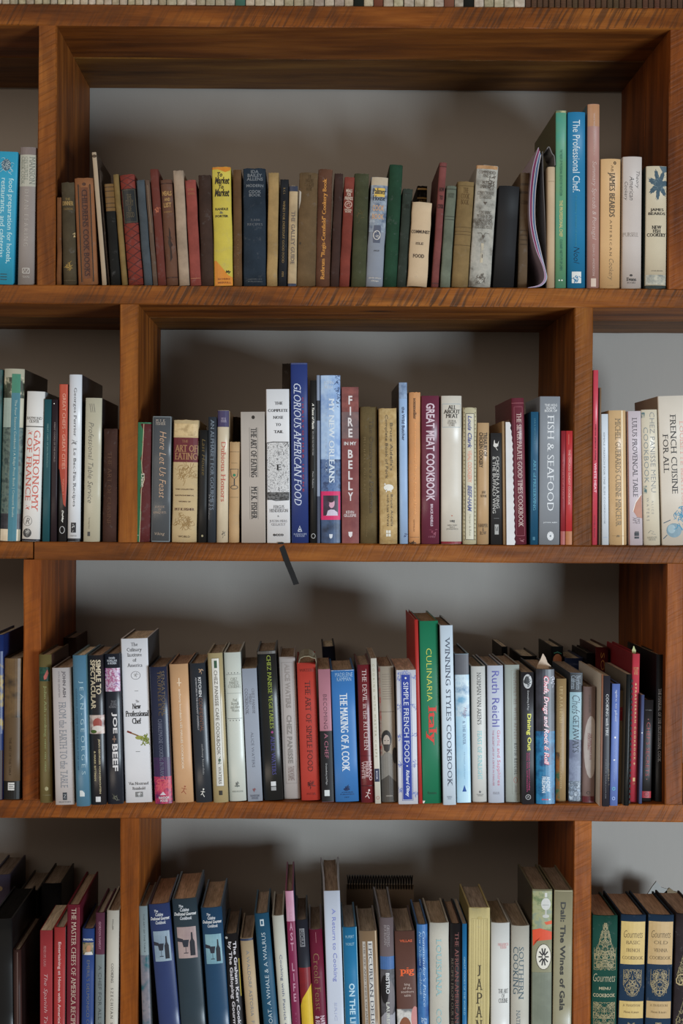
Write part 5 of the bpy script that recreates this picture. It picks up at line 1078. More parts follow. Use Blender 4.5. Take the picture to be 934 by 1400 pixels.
bk(3, 668, 690, 666, 688.5, 910, (182, 188, 202), 'lilac white book with large violet name and pink title beneath', [
  T('Ruth Reichl', 'a', 'D', .28, .74, .04, .445, (84, 84, 156)), T('Garlic and Sapphires', 'a', 'D', .52, .78, .47, .875, (196, 110, 130)), T('THE SECRET LIFE OF A CRITIC IN DISGUISE', 'a', 'D', .28, .38, .47, .875, (180, 110, 130)), T('PENGUIN', 'a', 'H', .3, .7, .92, .94, (150, 150, 160))], b=1098, rb=.002, side=(96, 110, 126), page=(140, 124, 108), mot=.03)
bk(3, 691, 712.5, 690, 710.5, 909, (156, 162, 154), 'grey green book with a brownish framed title, right of the lilac white one', [
  ('F', .44, .96, .04, .94, .5, (130, 126, 116)), T('COMFORT ME WITH APPLES', 's+', 'D', .60, .80, .06, .54, (134, 116, 104)), T('RUTH REICHL', 's+', 'D', .60, .80, .57, .80, (60, 56, 54)), ('O', .68, .84, .12, .02, .9, (150, 100, 90)), T('RANDOM HOUSE', 'a', 'D', .64, .76, .88, .93, (130, 120, 112))], b=1097, rb=.002, side=(120, 92, 76), page=(140, 124, 108))
bk(3, 712.5, 731, 711.5, 730, 919, (36, 34, 38), 'black paperback with lime yellow and magenta lettering', [
  ('E', .5, .07, .36, .055, (170, 170, 170)), ('E', .45, .06, .2, .03, (50, 50, 50)), ('K', .5, .07, .36, .05, 8, 20, 1.4, (40, 40, 42)), T('Dornenburg & Page', 's', 'D', .44, .6, .14, .29, (190, 190, 190)), T('Dining Out', 'b', 'D', .36, .78, .315, .595, (206, 204, 84)), T('Secrets from America’s Leading\nCritics, Chefs, and Restaurateurs'.replace('’', "'"), 'a', 'D', .34, .66, .61, .905, (186, 50, 110)), ('O', .5, .945, .2, .018, .8, (170, 170, 170)), ('L', [(.42, .95), (.5, .935), (.58, .95)], .8, (170, 170, 170))], b=1100, hard=False, page=(120, 108, 94), rb=.001)
rr = [T('Chefs, Drugs and Rock & Roll', 'c', 'D', .32, .70, .05, .71, (206, 40, 60)), T('Chefs, Drugs and Rock & Roll', 'bi', 'D', .36, .66, .055, .705, (222, 200, 206))]
bk(3, 733.5, 759.5, 731.5, 760, 915, (36, 36, 44), 'book with red edged white script, dark above and ocean blue below', [
  ('P', 0, 1, 0, .48, ((28, 28, 34), (50, 50, 60), (30, 30, 36)), 18), ('P', 0, 1, .46, 1, ((10, 78, 116), (30, 110, 150), (16, 60, 100)), 50), ('K', .92, .09, .12, .04, 6, 20, 1.2, (180, 180, 190))] + rr + [
  T('ANDREW\nFRIEDMAN', 'b', 'D', .3, .72, .795, .915, (196, 206, 214)), *[('E', .34 + .12 * i, .965, .045, .006, c) for i, c in enumerate(((180, 60, 70), (180, 60, 70), (180, 60, 70), (206, 206, 206)))]], b=1100, kind='gloss', rb=.003, page=(130, 108, 90), side=(40, 40, 44))
bk(3, 760, 774, 760.5, 775.5, 928, (150, 120, 76), 'tan gold narrow book right of the ocean blue one', [
  ('P', 0, .35, .6, 1, ((60, 90, 60), (150, 90, 40), (80, 60, 40)), 60), T('LIFE A LA HENRI', 's', 'D', .3, .6, .06, .36, (186, 160, 110)), T('MEMORIES & RECIPES OF A MASTER', 's', 'D', .36, .56, .4, .9, (176, 148, 100))], b=1096, rb=.002, page=(110, 90, 70))
bk(3, 777, 795.5, 779.5, 797, 920, (110, 130, 150), 'slate blue paperback with black head label and large dark title', [
  ('R', 0, 1, 0, .15, (28, 30, 34)), T('Northern\nCalifornia', 's', 'D', .1, .84, .02, .13, (140, 150, 160)), ('P', 0, 1, .15, .52, ((112, 146, 158), (130, 160, 168)), 20), ('P', 0, 1, .52, .84, ((78, 84, 108), (110, 118, 140), (70, 76, 96)), 40), ('P', 0, 1, .84, 1, ((130, 144, 160), (60, 70, 84), (160, 170, 180)), 120),
  T('Chefs', 'c', 'D', .2, .80, .175, .32, (40, 52, 64)), T('GETAWAYS', 's', 'D', .28, .74, .33, .62, (36, 44, 56)), T('C', 'c', 'H', .3, .72, .87, .92, (50, 60, 74))], b=1096, hard=False, page=(104, 96, 90), side=(70, 80, 92))
bk(3, 795.5, 814, 797.5, 815.5, 939, (112, 92, 88), 'mauve grey book with a large pale oval and a dark red foot', [
  ('E', .62, .52, .55, .27, (160, 152, 148)), ('R', 0, 1, .945, 1, (84, 36, 40)), T('THE MAN WHO ATE\nEVERYTHING', 's', 'D', .36, .68, .40, .63, (120, 50, 54)), ('O', .46, .915, .14, .012, .8, (50, 46, 44)), T('STEINGARTEN', 'a', 'D', .42, .58, .07, .22, (80, 70, 66))], b=1097, rb=.004, page=(130, 116, 100), r=.008, gain=1.35)
bk(3, 820.5, 823, 822.5, 825.5, 922, (128, 80, 56), 'very thin copper edged volume with an ivory cover side', [], b=1103, side=(226, 220, 208), dep=.19, hard=False)
bk(3, 823.5, 834, 826, 834.5, 924, (38, 36, 44), 'narrow blackish book with white lettering, right of the copper edged one', [
  T('COOKING with FIRE', 's', 'D', .36, .74, .14, .46, (196, 196, 196)), T('PAULA MARCOUX', 'a', 'D', .34, .5, .64, .94, (110, 108, 112)), ('K', .9, .75, .1, .1, 8, 14, .8, (110, 90, 60))], b=1103, hard=False, page=(110, 96, 80))
bk(3, 833.5, 845, 837, 848.5, 935, (88, 110, 172), 'narrow periwinkle blue book with small white lettering', [
  T('spice to plate', 's', 'D', .36, .68, .05, .31, (196, 200, 216)), T('THE NEW WAY WITH FLAVOURS', 'a', 'D', .42, .56, .46, .8, (130, 146, 190)), ('E', .5, .44, .1, .008, WH), ('O', .46, .86, .16, .012, .8, (90, 176, 176)), ('O', .46, .94, .16, .012, .8, (150, 170, 210)), ('R', .36, .56, .62, .63, WH)], b=1102, rb=.0006, side=(70, 66, 60), page=(140, 126, 106))
bk(3, 844, 854, 846, 855.5, 944, (140, 112, 74), 'tan book with a red block on its upper spine, partly hidden', [('R', 0, 1, .15, .27, (150, 24, 30)), ('L', [(.1, .18), (.9, .18)], .5, (180, 90, 60))], b=1097, r=.012)
bk(3, 873.5, 878, 877, 881.5, 950, (66, 74, 110), 'sliver of a thin blue book behind the tall red one', [('E', .5, .35, .2, .005, WH)], b=1097, hard=False, r=.004)
bk(3, 876.5, 890.5, 880, 894.5, 957, (30, 26, 26), 'short black book with red lettering and a red label at its foot', [
  T('KITCHEN', 'a', 'H', .2, .8, .095, .105, (90, 84, 80)), T("CHEF'S SECRETS", 'n', 'D', .36, .72, .22, .75, (150, 36, 34)), ('E', .5, .19, .06, .005, (120, 50, 40)), ('E', .5, .78, .06, .005, (120, 50, 40)), ('R', 0, 1, .90, .965, (150, 30, 40)), ('O', .5, .93, .2, .018, .8, (70, 14, 20))], b=1096, r=.02, page=(80, 66, 56))
bk(3, 896.5, 907, 897, 910, 895, (24, 24, 26), 'tall black book with small white capitals against the right upright', [
  T('THE MANUAL OF THE PROFESSIONAL COOK', 's', 'D', .28, .62, .23, .73, (176, 176, 180))], b=1096, dep=.21, rb=.002, side=(16, 16, 17))
rc_, rcw, rch = bk(3, 862, 873.5, 864, 879.5, 894, (180, 42, 58), 'tall red book with gold capitals and a paper marker in its head', [
  T('OCTOPUS\nFOOD\nBOOKS', 's', 'H', .14, .86, .09, .14, (196, 150, 96)), ('G', [(.5, .195), (.62, .205), (.5, .215), (.38, .205)], (196, 150, 96)), T('FRASTERRAN COOKBOOK', 'b+', 'D', .38, .62, .225, .715, (200, 156, 100)), ('G', [(.5, .73), (.62, .74), (.5, .75), (.38, .74)], (196, 150, 96)), ('R', .34, .66, .835, .86, (200, 156, 100)), T('LTD', 's', 'H', .38, .62, .87, .88, (196, 150, 96))], b=1097, dep=.2, side=(130, 26, 36), rb=.0008, page=(130, 110, 90), kind='matte')
cover_panel(rc_, rcw, rch, .2, .02, .18, rch * .1, rch * .84, (180, 172, 160))
cr, cw, ch_ = bk(3, 853.5, 860.5, 857, 865, 922, (24, 26, 26), 'black comb bound book with toothed spine and pale back cover', [], b=1102, hard=False, side=(120, 112, 100), rb=.003, page=(150, 136, 120))
V = []; F = []
for k in range(24):
    z = ch_ * (.02 + k * .04); q = len(V); x0, x1 = cw * .35, cw * .5 + .0012
    V += [(x0, -.0008, z), (x1, -.0008, z), (x1, .004, z), (x0, .004, z), (x0, -.0008, z + ch_ * .022), (x1, -.0008, z + ch_ * .022), (x1, .004, z + ch_ * .022), (x0, .004, z + ch_ * .022)]
    F += [(q, q + 1, q + 5, q + 4), (q + 1, q + 2, q + 6, q + 5), (q + 4, q + 5, q + 6, q + 7), (q + 3, q + 2, q + 1, q), (q + 2, q + 3, q + 7, q + 6), (q, q + 4, q + 7, q + 3)]
mesh_obj('comb_binding', V, F, mat_plain('black_plastic', (10, 11, 11), .7), cr)
# second row standing behind on the right, seen above the front books
bk(3, 686, 694, 686, 694, 884, (20, 20, 22), 'thin black book standing in the back rank, leftmost of the dark ones', r=.2, dep=.13, hard=False, side=(16, 16, 18))
bk(3, 712, 735, 712, 735, 897, (24, 24, 26), 'black book in the back rank with an octagonal silver outline', [
  ('L', [(.2, .03), (.12, .05), (.12, .3), (.88, .3), (.88, .05), (.8, .03), (.2, .03)], 1.0, (130, 134, 134)), ('P', .16, .84, .04, .3, ((30, 32, 32), (60, 62, 60)), 100)], r=.18, dep=.14)
bk(3, 754, 771, 754, 771, 884, (26, 28, 28), 'black book in the back rank with an orange disc and teal arc', [
  ('E', .5, .10, .36, .045, (150, 96, 66)), ('L', [(.2, .05), (.5, .04), (.85, .055)], 1.4, (40, 110, 90))], r=.19, dep=.14)
bk(3, 773, 799, 773, 799, 900, (44, 58, 96), 'muted blue book in the back rank', [T('COOKBOOK', 's', 'H', .2, .8, .04, .055, (80, 90, 120))], r=.19, dep=.14)
bk(3, 815, 833, 815, 833, 885, (88, 26, 28), 'dark crimson book in the back rank with gold capitals', [T('SOUTHERN', 'n', 'D', .36, .66, .04, .6, (150, 104, 50))], r=.165, dep=.15, side=(50, 20, 20))
bk(3, 801, 812, 801, 812, 893, (16, 16, 18), 'plain black book in the back rank, left of the crimson one', r=.165, dep=.14)
bk(3, 66, 84, 66, 84, 890, (92, 70, 54), 'worn brown book in the back rank behind the olive green one', r=.20, dep=.13, kind='worn', page=(150, 128, 104))
bk(3, 86, 104, 86, 104, 872, (66, 44, 32), 'dark brown book in the back rank behind the steel blue one', r=.215, dep=.13, kind='worn', page=(130, 104, 84))
bk(3, 452, 470, 440, 458, 884, (32, 36, 52), 'dark navy book leaning in the back rank behind the thick blue one', r=.19, dep=.14)
# folded banknote tucked into the red orange book
GAIN = 1.1
nx, nz = P(419, 906, -.02); root = empty('folded_note', (nx, -.012, nz - .0004), (0, 0, 0), 'folded greenish grey paper note drooping from the head of the red orange book', 'note', 'papers and folders on the shelves')
V = []; F = []; prof = [(-.013, .0035), (-.010, .0115), (-.004, .0145), (.004, .0150), (.010, .0125), (.0145, .0075), (.0165, .0010), (.0150, -.0060)]
for i, (x, z) in enumerate(prof):
    for y, dz in ((-.004, -.004 if i < 5 else 0), (.045, .002)): V += [(x, y, z + dz), (x * .97, y, z + dz - .0012)]
    if i: q = 4 * (i - 1); F += [(q, q + 4, q + 6, q + 2), (q + 1, q + 3, q + 7, q + 5), (q, q + 1, q + 5, q + 4), (q + 2, q + 6, q + 7, q + 3)]
F += [(0, 2, 3, 1), (4 * len(prof) - 4, 4 * len(prof) - 3, 4 * len(prof) - 1, 4 * len(prof) - 2)]
mesh_obj('note_paper', V, F, mat_picture(((104, 98, 80), (140, 134, 112), (120, 114, 94)), 120), root)
# paper markers: a torn white slip and a leaf-green tab
def marker(px, py, r, w_, h_, col, label, seed):
    x, z = P(px, py, r); rnd = random.Random(seed); root = empty('paper_marker', (x, r, z), (0, 0, 0), label, 'bookmark', 'papers and folders on the shelves')
    out = [(-.5, -.9), (-.42, .1), (-.2, .55), (-.05, 1), (.12, .7), (.25, .3), (.5, .02), (.45, -.9)]
    V = [(a * w_, 0, b * h_) for a, b in out] + [(a * w_ + .001, .0006, b * h_) for a, b in out]; n = len(out)
    F = [tuple(range(n)), tuple(range(2 * n - 1, n - 1, -1))] + [(i, i + n, (i + 1) % n + n, (i + 1) % n) for i in range(n)]
    mesh_obj('slip', V, F, mat_plain('marker_paper', col, .7), root)
marker(743, 911, .035, .024, .021, (196, 176, 156), 'torn cream paper slip sticking up from the ocean blue book', 1)
marker(866.5, 889, .03, .006, .007, (176, 180, 130), 'tiny pale green tab sticking up from the tall red book', 2)
GAIN = 1.0

# ================================================================ lowest visible shelf
bk(4, -12, 14, -12, 14, 1168 + 28, (72, 66, 86), 'grey violet book in the back rank at the far left, above the black one', [('E', .4, .1, .2, .02, (120, 104, 80))], r=.206, dep=.14, page=(90, 84, 84), side=(50, 46, 60))
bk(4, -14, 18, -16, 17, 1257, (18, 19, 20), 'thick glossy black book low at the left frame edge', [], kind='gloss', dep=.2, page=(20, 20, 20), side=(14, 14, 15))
bk(4, 14.5, 30, 14, 28, 1299, (58, 34, 30), 'short dark brown book, lowest at the bottom left', [('L', [(.6, .02), (.5, .6), (.5, 1)], 1, (110, 90, 84))], kind='gloss', rb=.003, page=(120, 110, 100), side=(34, 22, 20), dep=.19)
bk(4, 24, 50, 26, 52, 1218, (40, 38, 38), 'dark grey book in the back rank at the bottom left', r=.208, dep=.14, page=(64, 58, 54))
bk(4, 54, 82, 56, 84, 1208, (32, 32, 34), 'blackish book in the back rank behind the red paperbacks', r=.208, dep=.14, page=(70, 62, 56))
bk(4, 54.5, 71.5, 54.5, 71.5, 1272, (158, 44, 50), 'red paperback with white script title, leftmost red spine at the bottom', [
  T('PENELOPE CASAS', 's', 'D', .3, .5, .12, .28, (190, 130, 130)), T('The Spanish Table', 'c', 'D', .26, .62, .34, .80, (206, 176, 176))], hard=False, page=(190, 178, 156))
bk(4, 72.5, 89, 74, 89, 1268, (166, 44, 44), 'bright red book with small white sans lettering, second red spine at the bottom', [
  T("Entertaining at Home with America's Top Chefs", 'b', 'D', .32, .66, .11, .95, (206, 170, 166))], page=(150, 140, 130), side=(130, 130, 130), rb=.001)
bk(4, 91, 107.5, 91, 110, 1237, (110, 20, 40), 'tall maroon book with cream Roman capitals at the bottom left', [
  T('THE MASTER CHEFS OF AMERICA RECIPE BOOK', 's', 'D', .36, .72, .02, .92, (196, 176, 160)), ('F', .86, .96, .02, .95, .5, (150, 60, 70))], page=(120, 96, 76), dep=.205, rb=.001, kind='jacket', side=(90, 16, 34))
bk(4, 110.5, 128, 112, 129, 1270, (38, 66, 126), 'blue book with a small square portrait near its head', [
  T('EMERIL', 'b', 'H', .12, .92, .075, .09, (196, 200, 206)), ('P', .06, .94, .105, .20, ((50, 70, 50), (150, 130, 100), (60, 80, 60)), 80), ('E', .55, .155, .18, .03, (176, 130, 100)), ('G', [(.2, .2), (.3, .18), (.8, .175), (.9, .2)], (200, 196, 190)), T("EMERIL'S DELMONICO COOKING", 'n', 'D', .42, .66, .24, .9, (120, 120, 110))], page=(100, 70, 50), rb=.0025, kind='gloss', side=(50, 36, 30))
bk(4, 129.5, 142.5, 130.5, 143, 1248, (90, 44, 64), 'grey book with purple head block and spaced dark capitals', [
  ('R', 0, 1, .285, 1, (112, 120, 120)), T('GORDON RAMSAY', 'b', 'D', .36, .62, .06, .25, (150, 110, 126)), T('A CHEF FOR ALL SEASONS', 'n', 'D', .36, .70, .36, .95, (70, 72, 76))], page=(120, 116, 110), side=(40, 34, 34))
bk(4, 143.5, 161.5, 145.5, 163.5, 1245, (190, 184, 170), 'cream white book with thin black capitals against the first bottom upright', [
  T('MILLER', 'a', 'D', .46, .56, .06, .13, (90, 86, 80)), T('COOKING', 's', 'D', .42, .60, .355, .485, (84, 82, 80)), T('SZECHUAN STYLE', 's+', 'D', .42, .60, .52, .86, (84, 82, 80))], page=(110, 84, 66), rb=.003, kind='jacket', mot=.04, side=(80, 80, 78))
# ---- centre cell
bk(4, 194.5, 206.5, 189, 201.5, 1239, (130, 146, 150), 'thin grey green illustrated book beside the upright', [
  T('THE ART OF THE TABLE', 'a', 'D', .5, .65, .05, .3, (90, 100, 104)), ('P', 0, 1, .32, 1, ((40, 90, 100), (110, 110, 120), (130, 124, 130), (50, 80, 90)), 26)], page=(110, 86, 66), hard=True, side=(90, 96, 98))
def gourmet_blue(bl, br, tl, tr, top, col, label, pan, **o):
    bk(4, bl, br, tl, tr, top, col, label, [
        T('The', 'bi', 'H', .26, .44, .036, .052, (196, 200, 206)), T('Cuisine', 'bi', 'H', .30, .66, .055, .078, (196, 200, 206)), T('Dedicated Gourmet', 'bi', 'H', .06, .94, .082, .103, (206, 208, 210)), T('Cookbook', 'bi', 'H', .28, .76, .108, .130, (196, 200, 206)),
        ('P', .12, .88, .175, .37, pan, 30), ('G', [(.60, .355), (.60, .27), (.66, .25), (.67, .21), (.73, .21), (.74, .25), (.80, .27), (.80, .355)], (34, 36, 44)), ('G', [(.28, .255), (.58, .255), (.52, .30), (.34, .30)], (46, 50, 60)), ('R', .42, .44, .30, .335, (46, 50, 60)), ('R', .34, .52, .335, .34, (46, 50, 60)), ('G', [(.12, .24), (.34, .25), (.34, .27), (.12, .265)], (50, 50, 60))],
       kind='gloss', rb=.0035, **o)
gourmet_blue(216, 246.5, 202, 231.5, 1236, (42, 58, 104), 'indigo blue glossy book with a wine bottle picture, first of three alike', ((140, 158, 172), (120, 140, 158)), page=(120, 78, 48), side=(40, 50, 60), dep=.176)
gourmet_blue(248, 280, 232.5, 270.5, 1229, (42, 58, 68), 'dark teal glossy book with a pinkish wine bottle picture, middle of three alike', ((170, 150, 146), (150, 130, 130)), page=(150, 112, 84), side=(44, 52, 62), dep=.176)
gourmet_blue(284.5, 314, 273.5, 303.5, 1241, (26, 66, 98), 'petrol blue glossy book with a wine bottle picture, rightmost of three alike', ((130, 166, 176), (110, 150, 164)), page=(140, 110, 84), side=(40, 50, 60), dep=.176)
bk(4, 315, 332, 305.5, 326, 1277, (26, 24, 26), 'black book with bold white sans lettering in two lines', [
  T('The Graham Kerr Cookbook\nby The Galloping Gourmet', 'b', 'D', .18, .84, .06, .86, (196, 192, 196)), ('E', .14, .03, .1, .01, (180, 180, 176)), ('L', [(.96, .2), (.96, .5)], 1.4, (170, 150, 60))], page=(100, 78, 60), side=(60, 50, 44), kind='jacket')
bk(4, 336.5, 355, 328, 345.5, 1283, (178, 154, 118), 'tan book with navy head and pale blue grey capitals', [
  ('R', 0, 1, 0, .02, (40, 50, 76)), T('A WALDORF ASTORIA', 'n', 'D', .40, .64, .10, .64, (110, 120, 130)), T('FAMOUS', 'n', 'D', .40, .64, .68, .9, (110, 120, 130))], page=(84, 62, 50), side=(60, 46, 40), rb=.003)
bk(4, 360.5, 380, 346.5, 368, 1249, (20, 76, 104), 'petrol teal book with white hand-drawn capitals running up', [
  ('R', .36, .62, .04, .085, (186, 196, 200)), ('R', .42, .55, .05, .075, (20, 76, 104)), T('DRINK A BOAT, A WHALE & A WALRUS', 'n', 'U', .38, .68, .13, .98, (196, 208, 212))], page=(104, 92, 84), side=(20, 50, 66))
bk(4, 382, 399, 372, 387.5, 1252, (192, 190, 176), 'ivory book with small violet grey sans title', [
  T('Cooking with Patrick Clark', 'a', 'D', .34, .62, .27, .86, (96, 104, 130))], page=(70, 58, 50), side=(50, 60, 70), rb=.003)
bk(4, 397.5, 411, 387.5, 401.5, 1218, (150, 60, 100), 'tall narrow magenta book fading to pink at its head', [
  ('P', 0, 1, 0, .18, ((196, 150, 170), (176, 110, 140)), 12), ('P', 0, 1, .18, 1, ((120, 26, 66), (130, 34, 76)), 12), T('FEAST LIFE', 'b', 'V', .32, .68, .06, .66, (190, 140, 160)), T('RODRIGUEZ', 'a+', 'D', .4, .6, .72, .98, (160, 80, 110))], page=(90, 74, 68), side=(30, 50, 80), gain=.9, dep=.185)
bk(4, 412, 429, 404, 420.5, 1258, (34, 36, 46), 'dark book turning red and yellow in its lower half', [
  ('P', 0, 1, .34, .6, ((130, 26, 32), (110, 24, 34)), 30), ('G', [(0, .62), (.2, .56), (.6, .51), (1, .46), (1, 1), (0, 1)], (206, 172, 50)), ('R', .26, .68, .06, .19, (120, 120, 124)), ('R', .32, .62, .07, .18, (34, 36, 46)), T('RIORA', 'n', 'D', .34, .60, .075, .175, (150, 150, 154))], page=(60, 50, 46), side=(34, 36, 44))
bk(4, 428, 447.5, 421.5, 440.5, 1271, (104, 14, 46), 'crimson book with gold and white capitals', [
  T('Creole Feast', 's', 'D', .22, .66, .18, .62, (130, 96, 70)), T('NATHANIEL BURTON\n& RUDY LOMBARD', 'b', 'D', .14, .86, .66, 1.0, (196, 170, 180)), ('L', [(.5, .02), (.5, .1)], .5, (170, 110, 120))], page=(80, 66, 58), kind='gloss', side=(24, 24, 28))
bk(4, 447.5, 470, 439.5, 466, 1218, (188, 194, 208), 'tall thick white book with large violet sans title', [
  T('A Return to Cooking', 'a', 'D', .40, .70, .105, .535, (120, 128, 190)), T('ERIC RIPERT', 'a', 'D', .44, .6, .66, .95, (170, 176, 200))], page=(96, 82, 74), side=(110, 108, 104), dep=.215, rb=.0005, flare=.003, mot=.02)
bk(4, 472, 492, 467.5, 488, 1268, (0, 110, 156), 'bright cerulean book with white capitals', [
  T('RUPERT', 'n', 'H', .22, .80, .06, .08, (160, 200, 214)), T('NOBLET', 'n', 'H', .22, .80, .115, .135, (160, 200, 214)), T('ON THE LINE', 'b', 'D', .34, .74, .42, .80, (176, 206, 220)), ('R', 0, .04, 0, 1, (160, 196, 210)), ('R', .95, 1, 0, 1, (150, 190, 206))], page=(116, 116, 118), side=(110, 112, 112), kind='jacket')
bk(4, 495, 520.5, 490, 516, 1273, (138, 110, 80), 'bronze tan book with white title panels', [
  ('R', .18, .34, .08, 1, (176, 168, 158)), ('R', .46, .72, .08, 1, (196, 192, 186)), T('EPICUREAN DELIGHT', 's', 'D', .50, .68, .09, .86, (60, 60, 70)), T('THE LIFE AND TIMES OF JAMES BEARD', 's', 'D', .21, .31, .09, .9, (110, 100, 96)), ('R', .88, .94, 0, 1, (176, 150, 120))], page=(120, 110, 98), side=(44, 38, 34), kind='gloss', rb=.003)
bk(4, 520.5, 541, 517.5, 538.5, 1255, (106, 92, 94), 'mauve grey book with blue band over a black and white photograph', [
  T('GREENBERG\nBOURDAIN', 's', 'D', .3, .7, .05, .20, (150, 140, 140)), ('R', 0, 1, .27, .36, (66, 100, 150)), ('P', 0, 1, .36, 1, ((30, 30, 34), (90, 88, 92), (60, 58, 62)), 24), ('G', [(.0, .70), (.3, .66), (.8, .68), (1, .66), (1, 1), (0, 1)], (150, 148, 154)), ('E', .66, .56, .34, .12, (110, 104, 106)), ('E', .3, .5, .28, .1, (30, 28, 30)), T('BISTRO', 'b', 'D', .38, .64, .385, .53, (206, 206, 206)), T('LAURENT TOUREL', 'b', 'D', .38, .62, .59, .98, (190, 190, 180))], dep=.185, page=(70, 60, 54), side=(84, 84, 84), flare=.0015, kind='gloss')
bk(4, 542.5, 571.5, 539.5, 567, 1273, (92, 58, 48), 'chocolate brown book with an orange lowercase word and a food photograph', [
  T('VILLAS', 'b', 'H', .24, .86, .065, .085, (190, 84, 50)), T('pig', 'S', 'H', .20, .92, .28, .345, (220, 96, 50)), T('king\nof the\nsouthern\ntable', 'a', 'H', .24, .86, .40, .51, (190, 170, 160)),
  ('P', 0, 1, .60, 1, ((150, 150, 146), (200, 196, 190), (120, 120, 120)), 40), ('E', .4, .78, .34, .12, (130, 80, 56)), ('E', .9, .68, .2, .1, (190, 130, 126)), ('E', .84, .92, .2, .12, (150, 90, 80))], page=(130, 116, 104), side=(40, 34, 32), rb=.001, kind='jacket')
bk(4, 571.5, 586.5, 568.5, 585.5, 1264, (40, 90, 150), 'vivid blue book with pale italic lettering', [
  ('P', 0, 1, 0, 1, ((34, 84, 146), (60, 110, 164), (30, 70, 130)), 20), T("Commander's Palace", 'si', 'D', .52, .76, .05, .60, (170, 196, 220)), T('New Orleans Cookbook', 'si', 'D', .2, .42, .05, .52, (150, 180, 210)), T('Ella\nBrennan', 'si', 'D', .3, .8, .68, .84, (180, 200, 220))], page=(104, 86, 70), side=(26, 50, 54))
bk(4, 587.5, 615, 587, 614.5, 1262, (184, 178, 164), 'bone coloured book with pale turquoise Roman capitals', [
  T('LOUISIANA', 's', 'D', .34, .60, .115, .53, (140, 180, 182)), T('COOKERY', 's', 'D', .34, .60, .62, .98, (140, 180, 182))], page=(120, 104, 84), rb=.004, side=(120, 110, 96), kind='cloth', mot=.06)
bk(4, 615.5, 631, 615.5, 631, 1263, (26, 22, 24), 'black narrow book with wine coloured capitals', [
  T('THE AFRICAN-AMERICAN KITCHEN', 's', 'D', .42, .76, .06, .98, (120, 66, 60)), T('RECIPES FROM OUR HERITAGE', 's', 'D', .1, .3, .25, .9, (110, 100, 90))], page=(120, 92, 76), side=(84, 30, 26))
bk(4, 632, 638.5, 632, 638.5, 1263, (0, 100, 150), 'thin azure book left of the straw yellow one', [T('GREAT COOKS OF THE WORLD', 'a', 'D', .3, .65, .24, .66, (130, 180, 200))], page=(130, 124, 118), side=(110, 100, 90), hard=False)
jl = [('L', [(a, .075), (a, .96)], .3, (150, 134, 84)) for a in (.22, .34, .46, .58, .70, .82)]
bk(4, 640, 669.5, 640.5, 671, 1241, (188, 170, 112), 'straw yellow book with widely spaced dark capitals and thin vertical rules', jl + [
  T('JAPAN', 's', 'V', .36, .66, .365, .81, (60, 52, 36)), ('F', .15, .88, .07, .98, .35, (150, 134, 84)), ('R', .42, .62, .06, .075, (170, 152, 96))], page=(120, 112, 106), side=(120, 108, 60), dep=.142, rb=.0004, kind='cloth', mot=.06)
bk(4, 671, 697.5, 671, 698, 1262, (204, 202, 196), 'glossy white book with tiny pink and black centred lettering', [
  T('FREDERICA\nSTERN', 's', 'H', .36, .94, .145, .185, (200, 130, 130)), T('THE ART\nOF\nCUISINE', 's', 'H', .38, .92, .475, .575, (60, 60, 60))], page=(110, 92, 70), rb=.004, side=(120, 112, 96), kind='gloss', mot=.02)
bk(4, 698.5, 724, 699, 725, 1266, (176, 170, 156), 'oatmeal book with dark teal capitals running down', [
  T('SOUTHERN\nCOOKING', 's', 'D', .12, .68, .155, .54, (70, 90, 100)), T('NATHALIE DUPREE', 's', 'D', .30, .50, .62, 1.0, (110, 120, 124))], page=(110, 96, 80), rb=.004, side=(110, 100, 88), mot=.05)
bk(4, 726.5, 754.5, 727.5, 756, 1216, (130, 126, 96), 'sage green book with painted urn, orange drape and white disc decoration', [
  ('P', 0, 1, .01, .23, ((96, 110, 70), (146, 144, 104), (120, 130, 110)), 60), ('E', .68, .085, .24, .035, (186, 184, 178)), ('R', .62, .74, .02, .045, (186, 184, 178)), ('R', .64, .72, .12, .15, (170, 168, 160)), ('E', .68, .155, .17, .01, (176, 174, 166)), ('L', [(.5, .09), (.84, .09)], .5, (90, 90, 84)),
  ('G', [(.02, .235), (.4, .225), (.98, .245), (.98, .29), (.5, .295), (.15, .30), (.05, .33)], (200, 70, 36)), ('G', [(.6, .19), (.98, .18), (.98, .2), (.7, .205)], (196, 80, 40)),
  ('E', .58, .39, .36, .072, (206, 200, 186)), ('O', .58, .39, .38, .074, .8, (70, 60, 50)), *[('L', [(.58 + .05 * math.cos(a * .628), .39 + .012 * math.sin(a * .628)), (.58 + .26 * math.cos(a * .628), .39 + .052 * math.sin(a * .628))], 2.2, (30, 26, 26)) for a in range(10)],
  ('P', 0, 1, .48, 1, ((104, 108, 92), (124, 128, 110)), 16), ('F', .32, .72, .94, 1.0, .9, (50, 48, 40)), ('R', .46, .58, .96, 1.0, (50, 48, 40))], page=(80, 66, 54), side=(60, 54, 44), dep=.16, kind='gloss', rb=.001)
bk(4, 755.5, 782, 758, 784, 1217, (140, 132, 102), 'khaki book with bold black sans title against the right bottom upright', [
  T('Dali: The Wines of Gala', 'b', 'D', .34, .62, .07, .70, (44, 42, 38)), ('F', .02, .98, .005, .995, .7, (170, 160, 130))], page=(80, 66, 54), side=(90, 84, 66), dep=.16, kind='gloss', rb=.001)
